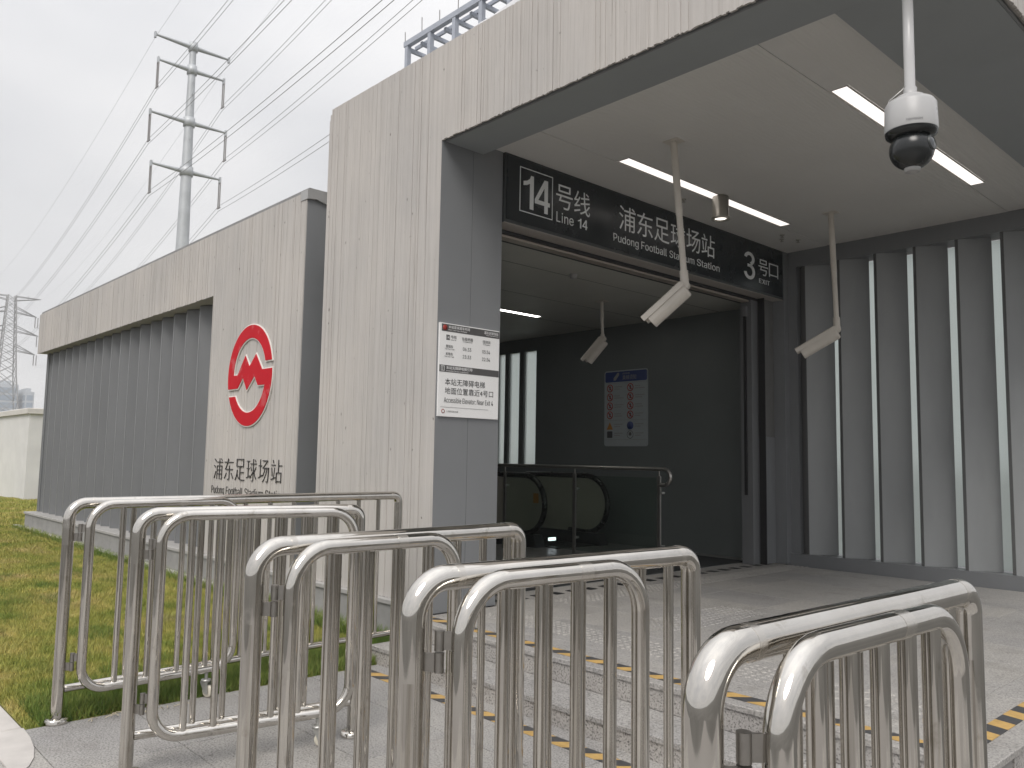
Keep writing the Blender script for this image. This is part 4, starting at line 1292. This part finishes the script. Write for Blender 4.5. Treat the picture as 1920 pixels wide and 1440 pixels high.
def barrier(label, p0, p1, leaf_end, seed, lag, nl_):
    r = random.Random(seed)
    p0, p1 = Vector((*p0, 0)), Vector((*p1, 0))
    L = (p1 - p0).length
    ang = math.atan2((p1 - p0).y, (p1 - p0).x) - math.pi / 2
    o = thing('queue_barrier', label, 'barrier', p0, ang, 'steel queue barriers before the steps')
    B = lambda m, n, mt_, pa=o: m.build(n, mt_, pa, False)
    # welded frame
    pth = fillet([(0, 0, HB - 0.24), (0, 0, HB), (0, L, HB), (0, L, HB - 0.16)], [0, 0.095, 0.055, 0], 9)
    B(MB().tube(pth, RB, 24, caps=False), 'top_rail', M['steel'])
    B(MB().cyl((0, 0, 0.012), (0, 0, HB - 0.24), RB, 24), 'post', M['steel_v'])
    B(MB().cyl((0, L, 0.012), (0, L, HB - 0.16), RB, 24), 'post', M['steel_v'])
    for y in (0.115, L - 0.08):
        B(MB().cyl((0, y, HB), (0, y + 0.022, HB), RB + 0.0004, 24), 'weld_band', M['weld'])
    for y in (0, L):
        B(MB().lathe([(RB + 0.002, 0.030), (0.060, 0.028), (0.066, 0.022), (0.066, 0.001)], (0, y, 0), 28), 'base_flange', M['steel'])
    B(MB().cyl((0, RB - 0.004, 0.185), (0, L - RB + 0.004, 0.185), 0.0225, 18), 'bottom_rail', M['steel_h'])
    sp = (leaf_end - 0.092) / nl_
    y = 0.092 + lag
    while y < L - 0.075:
        y += sp
        if y > L - 0.06:
            break
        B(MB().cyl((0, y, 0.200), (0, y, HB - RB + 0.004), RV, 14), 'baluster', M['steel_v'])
    # gate leaf folded back along the camera side
    xo = 0.078
    y0, y1 = 0.092, leaf_end
    z0, z1 = 0.175, HB - 0.006
    corners = [(xo, y0, (z0 + z1) / 2), (xo, y0, z1), (xo, y1, z1), (xo, y1, z0), (xo, y0, z0), (xo, y0, (z0 + z1) / 2)]
    lf_ = B(MB().tube(fillet(corners, [0, 0.135, 0.135, 0.135, 0.135, 0], 9), RL, 22, caps=False), 'gate_leaf', M['steel'])
    n2 = nl_
    s2 = (y1 - y0) / n2
    for k in range(1, n2):
        y = y0 + s2 * k
        dz = 0.0
        e = min(y - y0, y1 - y)
        if e < 0.135:
            dz = 0.135 - math.sqrt(max(0.0, 0.135 ** 2 - (0.135 - e) ** 2))
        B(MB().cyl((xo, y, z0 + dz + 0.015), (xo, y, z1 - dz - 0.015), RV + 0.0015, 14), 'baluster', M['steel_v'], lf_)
    yw = (y0 + y1) / 2 + 0.06
    B(MB().cyl((xo, yw, z1), (xo, yw + 0.045, z1), RL + 0.0005, 22), 'weld_band', M['weld'], lf_)
    for z in (HB - 0.17, 0.34):
        c = Vector((0.040, 0.052, z))
        h_ = B(MB().cyl(c - Vector((0, 0, 0.05)), c - Vector((0, 0, 0.002)), 0.0125, 14), 'hinge', M['hinge'], lf_)
        B(MB().cyl(c + Vector((0, 0, 0.002)), c + Vector((0, 0, 0.05)), 0.0125, 14), 'hinge', M['hinge'], lf_)
        for (za, zb_, q0) in ((z - 0.048, z - 0.004, (0.012, 0.020)), (z + 0.004, z + 0.048, (xo - 0.012, 0.080))):
            a = Vector((q0[0], q0[1], 0)); b = Vector((c.x, c.y, 0))
            n_ = (b - a).cross(Vector((0, 0, 1))).normalized() * 0.003
            vs = [(a + n_).to_tuple()[:2], (b + n_).to_tuple()[:2], (b - n_).to_tuple()[:2], (a - n_).to_tuple()[:2]]
            B(MB().prism(vs, za, zb_, 'z'), 'hinge_plate', M['hinge'], lf_)
    # caster near the free end
    yc = y1 - 0.17
    B(MB().cyl((xo, yc, z0 - 0.01), (xo, yc, 0.112), 0.011, 10), 'caster_stem', M['zinc'], lf_)
    ca = rad(r.uniform(20, 75))
    cd = Vector((math.cos(ca), math.sin(ca), 0)); cs = Vector((-math.sin(ca), math.cos(ca), 0))
    fk = MB().lathe([(0.0, 0.114), (0.030, 0.112), (0.032, 0.100), (0.0, 0.098)], (xo, yc, 0), 18)
    wc = Vector((xo, yc, 0.039)) + cd * 0.02
    for s_ in (-1, 1):
        a = Vector((xo, yc, 0.10)) + cs * (0.021 * s_)
        vs = [a + cd * 0.028, a - cd * 0.028, wc + cs * (0.021 * s_) - cd * 0.012 - Vector((0, 0, 0.012)), wc + cs * (0.021 * s_) + cd * 0.012 - Vector((0, 0, 0.012))]
        w3 = [v + cs * (0.003 * s_) for v in vs]
        fk.add(vs + w3, [(0, 1, 2, 3), (7, 6, 5, 4), (0, 4, 5, 1), (1, 5, 6, 2), (2, 6, 7, 3), (3, 7, 4, 0)])
    B(fk, 'caster_fork', M['zinc'], lf_)
    Q = Matrix((cs, Vector((0, 0, 1)), cs.cross(Vector((0, 0, 1))))).transposed()
    Q = Matrix(((cd.x, 0, cs.x), (cd.y, 0, cs.y), (0, 1, 0)))
    B(MB().lathe([(0.0, -0.014), (0.030, -0.014), (0.036, -0.011), (0.0385, 0.0), (0.036, 0.011), (0.030, 0.014), (0.0, 0.014)], wc, 26, Q), 'caster_wheel', M['caster'], lf_)
    return o


barrier('steel queue barrier along the lawn edge, farthest left of the five', (-5.32, 1.385), (-5.44, 3.80), 1.02, 1, 0.09, 5)
barrier('steel queue barrier second from the lawn, its leaf as long as its frame', (-4.25, 1.425), (-4.06, 2.57), 1.10, 2, 0.06, 7)
barrier('steel queue barrier in the middle of the five', (-2.545, 1.222), (-2.605, 2.455), 0.80, 3, 0.08, 5)
barrier('steel queue barrier right of the middle one, before the doorway', (-1.662, 1.215), (-1.60, 2.285), 0.74, 4, 0.09, 5)
barrier('nearest steel queue barrier at lower right with the thickest-looking rails', (-0.766, 1.125), (-0.738, 2.205), 0.79, 5, 0.06, 6)

# dry stalks beside the first barrier's foot
m_ = MB()
for k in range(16):
    a = random.uniform(-0.9, 0.9)
    c = Vector((-5.24 + random.uniform(-0.05, 0.10), 1.55 + k * 0.035, 0.006))
    d = Vector((math.cos(a), math.sin(a), random.uniform(0, 0.35))) * random.uniform(0.03, 0.11)
    m_.tube([c, c + d * 0.6 + Vector((0, 0, 0.012)), c + d], 0.0022, 5)
tag(m_.build('dry_stalks', M['straw']), 'scatter of thin dry grass stalks on the paving beside the lawn edge', 'grass', kind='stuff')

# ------------------------------------------------------------------ steel frame and sheet on the roof
fr = thing('roof_frame', 'blue-grey steel frame standing on the roof behind the lintel', 'frame', (-6.5, 7.0, ZW + 0.05))
ZF = 7.0
xsf = [-8.545, -8.05, -7.55, -7.05, -6.55, -6.05, -5.55]
for k, x in enumerate(xsf):
    MB().box(x - 0.03, x + 0.03, 5.88, 5.94, ZW + 0.051, ZF - 0.071).build('post', M['frame_steel'], fr)
    MB().box(x - 0.02, x + 0.02, 5.942, 8.4, ZF - 0.13, ZF - 0.08).build('joist', M['frame_steel'], fr)
    if k < len(xsf) - 1:
        MB().box(x + 0.23, x + 0.27, 5.942, 8.4, ZF - 0.13, ZF - 0.08).build('joist', M['frame_steel'], fr)
MB().box(-8.60, -5.2, 5.875, 5.94, ZF - 0.07, ZF).build('beam', M['frame_steel'], fr)
MB().box(-8.60, -5.2, 8.402, 8.46, ZF - 0.15, ZF - 0.07).build('beam', M['frame_steel'], fr)
MB().box(-8.55, -5.2, 6.02, 6.045, ZF - 0.079, ZF - 0.03).build('beam', M['frame_steel'], fr)
for k in range(9):
    x = -8.6 + k * 0.37
    MB().cyl((x, 5.90, ZF), (x + random.uniform(-0.01, 0.01), 5.90, ZF + random.uniform(0.10, 0.22)), 0.006, 6).build('rebar_stub', M['insulator'], fr)
sh = MB()
n = 14
vs = []
for i in range(n + 1):
    x = -6.55 + i * 0.15
    hgt = 0.015 + 0.11 * (i / n) ** 1.5 + 0.008 * math.sin(i * 2.1)
    vs += [(x, YF + 0.06, ZT + 0.001), (x, YF + 0.09, ZT + hgt), (x, YF + 0.34 + 0.03 * math.sin(i), ZT + hgt * 1.15), (x, YF + 0.44, ZT + 0.001)]
fs = []
for i in range(n):
    for a in range(3):
        fs.append((i * 4 + a, i * 4 + 4 + a, i * 4 + 5 + a, i * 4 + a + 1))
fs += [(0, 1, 2, 3), (4 * n + 3, 4 * n + 2, 4 * n + 1, 4 * n)]
s_ = sh.add(vs, fs, True).build('roof_sheet', M['sheet'])
tag(s_, 'pale folded sheet lying along the top of the lintel', 'sheet')

# ------------------------------------------------------------------ power poles and wires
PX, PY = -68.2, 25.0
mp = thing('power_pole', 'tall tapered grey steel power pole with four pairs of arms', 'power pole', (PX, PY, -0.06))
MB().tube([(PX, PY, -0.06), (PX, PY, 12), (PX, PY, 24), (PX, PY, 36.5)], [0.78, 0.62, 0.44, 0.26], 20).build('shaft', M['galv'], mp)
arms = [(36.25, 3.15, 0.0), (34.2, 2.80, 2.35), (29.6, 3.20, 2.45), (25.3, 2.90, 2.45)]
tips = []
for z, l, ins in arms:
    rr_ = 0.26 + (36.5 - z) / 12.5 * 0.18
    MB().lathe([(rr_ + 0.01, -0.4), (rr_ + 0.12, -0.38), (rr_ + 0.12, 0.38), (rr_ + 0.01, 0.4)], (PX, PY, z), 18).build('collar', M['galv'], mp)
    for s in (-1, 1):
        am = MB().tube([(PX, PY + s * rr_, z), (PX, PY + s * (l - 0.1), z + 0.02)], [0.20, 0.10], 12).build('arm', M['galv'], mp)
        MB().box(PX - 0.12, PX + 0.12, PY + s * l - 0.08, PY + s * l + 0.08, z - 0.28, z + 0.22).build('end_plate', M['galv'], am)
        if ins:
            for dx in (-0.16, 0.16):
                m_ = MB()
                m_.tube([(PX + dx, PY + s * l, z - 0.28), (PX + dx, PY + s * l, z - ins)], 0.055, 8)
                m_.build('insulator', M['insulator'], am)
            MB().box(PX - 0.3, PX + 0.3, PY + s * l - 0.05, PY + s * l + 0.05, z - ins - 0.10, z - ins).build('yoke', M['insulator'], am)
            tips.append((s, PY + s * l, z - ins - 0.1))
        else:
            tips.append((s, PY + s * l, z - 0.25))
for k in range(22):
    z = 13 + k * 1.0
    MB().box(PX - 0.55 + k * 0.008, PX + 0.55 - k * 0.008, PY - 0.03, PY + 0.03, z, z + 0.05).build('step_bolt', M['galv'], mp)

TX, TY = -224.0, 42.5
lt = thing('lattice_tower', 'hazy steel lattice power tower beyond the far end of the station', 'power tower', (TX, TY, -0.06))
def half(z):
    return 3.6 - (3.6 - 1.75) * min(1, z / 20) if z < 20 else 1.75 - (1.75 - 0.8) * min(1, (z - 20) / 19.5)
lev = [0, 5, 9.5, 13.5, 17, 20, 22.2, 24.2, 25.9, 27.6, 29.3, 30.9, 32.5, 34.1, 35.7, 37.3, 38.8]
for sx in (-1, 1):
    for sy in (-1, 1):
        MB().tube([(TX + sx * half(z), TY + sy * half(z), z) for z in lev], 0.13, 6).build('leg', M['lattice'], lt)
for a, b in zip(lev[:-1], lev[1:]):
    ha, hb = half(a), half(b)
    m_ = MB()
    for s in (-1, 1):
        m_.tube([(TX - ha, TY + s * ha, a), (TX + hb, TY + s * hb, b)], 0.075, 5)
        m_.tube([(TX + ha, TY + s * ha, a), (TX - hb, TY + s * hb, b)], 0.075, 5)
        m_.tube([(TX + s * ha, TY - ha, a), (TX + s * hb, TY + hb, b)], 0.075, 5)
        m_.tube([(TX + s * ha, TY + ha, a), (TX + s * hb, TY - hb, b)], 0.075, 5)
    m_.build('bracing', M['lattice'], lt)
ltips = []
for z, l in ((38.6, 6.2), (34.8, 5.6), (30.2, 6.2), (25.6, 5.8)):
    h_ = half(z)
    for s in (-1, 1):
        tipp = (TX, TY + s * l, z + (0.0 if z > 38 else -0.7))
        m_ = MB()
        for sx in (-1, 1):
            m_.tube([(TX + sx * h_, TY + s * h_, z), tipp], 0.10, 5)
            m_.tube([(TX + sx * h_, TY + s * h_, z + (1.2 if z < 38 else -1.0)), tipp], 0.10, 5)
        m_.tube([(TX, TY + s * (h_ + l) / 2, z - 0.35), (TX, TY + s * (h_ + l) / 2, z + 0.5)], 0.08, 5)
        am = m_.build('cross_arm', M['lattice'], lt)
        if z < 38:
            MB().tube([(TX - 0.2, tipp[1] - 0.25, tipp[2] - 0.1), (TX - 0.2, tipp[1] - 0.25, tipp[2] - 2.6)], 0.11, 6).tube([(TX + 0.2, tipp[1] + 0.25, tipp[2] - 0.1), (TX + 0.2, tipp[1] + 0.25, tipp[2] - 2.6)], 0.11, 6).build('insulator', M['insulator'], am)
            ltips.append((s, tipp[1], tipp[2] - 2.7))
        else:
            ltips.append((s, tipp[1], tipp[2]))


def span(A, B, sag, n=28):
    A, B = Vector(A), Vector(B)
    return [A.lerp(B, k / n) - Vector((0, 0, sag * 4 * (k / n) * (1 - k / n))) for k in range(n + 1)]


for i, ((s, ya, za), (s2, yb, zb_)) in enumerate(zip(tips, ltips)):
    bundle = [0.0] if i < 2 else [-0.22, 0.22]
    for d in bundle:
        A = (TX, yb, zb_ + d); B_ = (PX, ya, za + d)
        C_ = (2 * PX - TX, 2 * ya - yb - 4.0, za + d)
        pts = span(A, B_, 4.0 if i > 1 else 3.0) + span(B_, C_, 4.0 if i > 1 else 3.0, 60)[1:]
        w_ = MB().tube(pts, 0.016 if i > 1 else 0.009, 5).build('power_line_wire', M['wire'])
        end = 'left' if s < 0 else 'right'
        arm = ('top', 'second', 'third', 'lowest')[i // 2]
        which = 'thin single wire' if i < 2 else ('lower paired wire' if d < 0 else 'upper paired wire')
        tag(w_, '%s hung from the %s end of the pole\'s %s arm' % (which, end, arm), 'wire', 'power line wires')

# ------------------------------------------------------------------ white boundary wall and distant towers
bw = thing('boundary_wall', 'whitewashed boundary wall with coping beyond the end of the station', 'wall', (-30.0, 7.0, -0.05))
WX = -29.6
MB().box(WX - 0.30, WX, 6.35, 24, -0.06, 2.75).build('wall', M['whitewash'], bw)
MB().box(-60, WX - 0.301, 6.35, 6.65, -0.06, 2.75).build('wall', M['whitewash'], bw)
MB().bbox(WX - 0.38, WX + 0.08, 6.27, 24, 2.751, 2.93, 0.02).build('coping', M['wallcap'], bw)
MB().bbox(-60, WX - 0.381, 6.27, 6.73, 2.751, 2.93, 0.02).build('coping', M['wallcap'], bw)

def tower(label, x0, x1, y0, y1, h_, nx, ny, nz):
    o = thing('office_tower', label, 'building', ((x0 + x1) / 2, (y0 + y1) / 2, -0.06), 0, 'distant office towers')
    MB().box(x0, x1, y0, y1, -0.06, h_).build('wall', M['tower_frame'], o)
    dz = (h_ - 1.5) / nz
    for k in range(nz):
        z = 0.8 + k * dz
        MB().box(x1 + 0.02, x1 + 0.12, y0 + 0.6, y1 - 0.6, z, z + dz * 0.72).build('window_band', M['tower_glass'], o)
        MB().box(x0 + 0.6, x1 - 0.6, y0 - 0.12, y0 - 0.02, z, z + dz * 0.72).build('window_band', M['tower_glass'], o)
    MB().box(x0 + 3, x1 - 3, y0 + 3, y1 - 3, h_, h_ + 2.0).build('roof_plant', M['tower_frame'], o)
    return o
tower('larger pale blue-grey office block far behind the boundary wall', -520, -480, 70, 97.2, 35.5, 6, 4, 9)
tower('smaller blue-grey office block at the right of the far pair', -500, -476, 99.6, 103.6, 32.0, 3, 2, 8)

# ------------------------------------------------------------------ haze: even pale air round the whole place
hz = MB().box(-910, 910, -910, 910, -1.4, 48.0).build('haze', None)
hm = bpy.data.materials.new('haze_air')
hm.use_nodes = True
hn = hm.node_tree
hn.nodes.clear()
ho = hn.nodes.new('ShaderNodeOutputMaterial')
hv = hn.nodes.new('ShaderNodeVolumePrincipled')
hv.inputs['Color'].default_value = (0.93, 0.94, 0.95, 1)
hv.inputs['Density'].default_value = 0.0008
hn.links.new(hv.outputs['Volume'], ho.inputs['Volume'])
hz.data.materials.append(hm)
tag(hz, 'thin pale haze in the air round the station', 'haze', kind='stuff')
SC.cycles.volume_bounces = 1
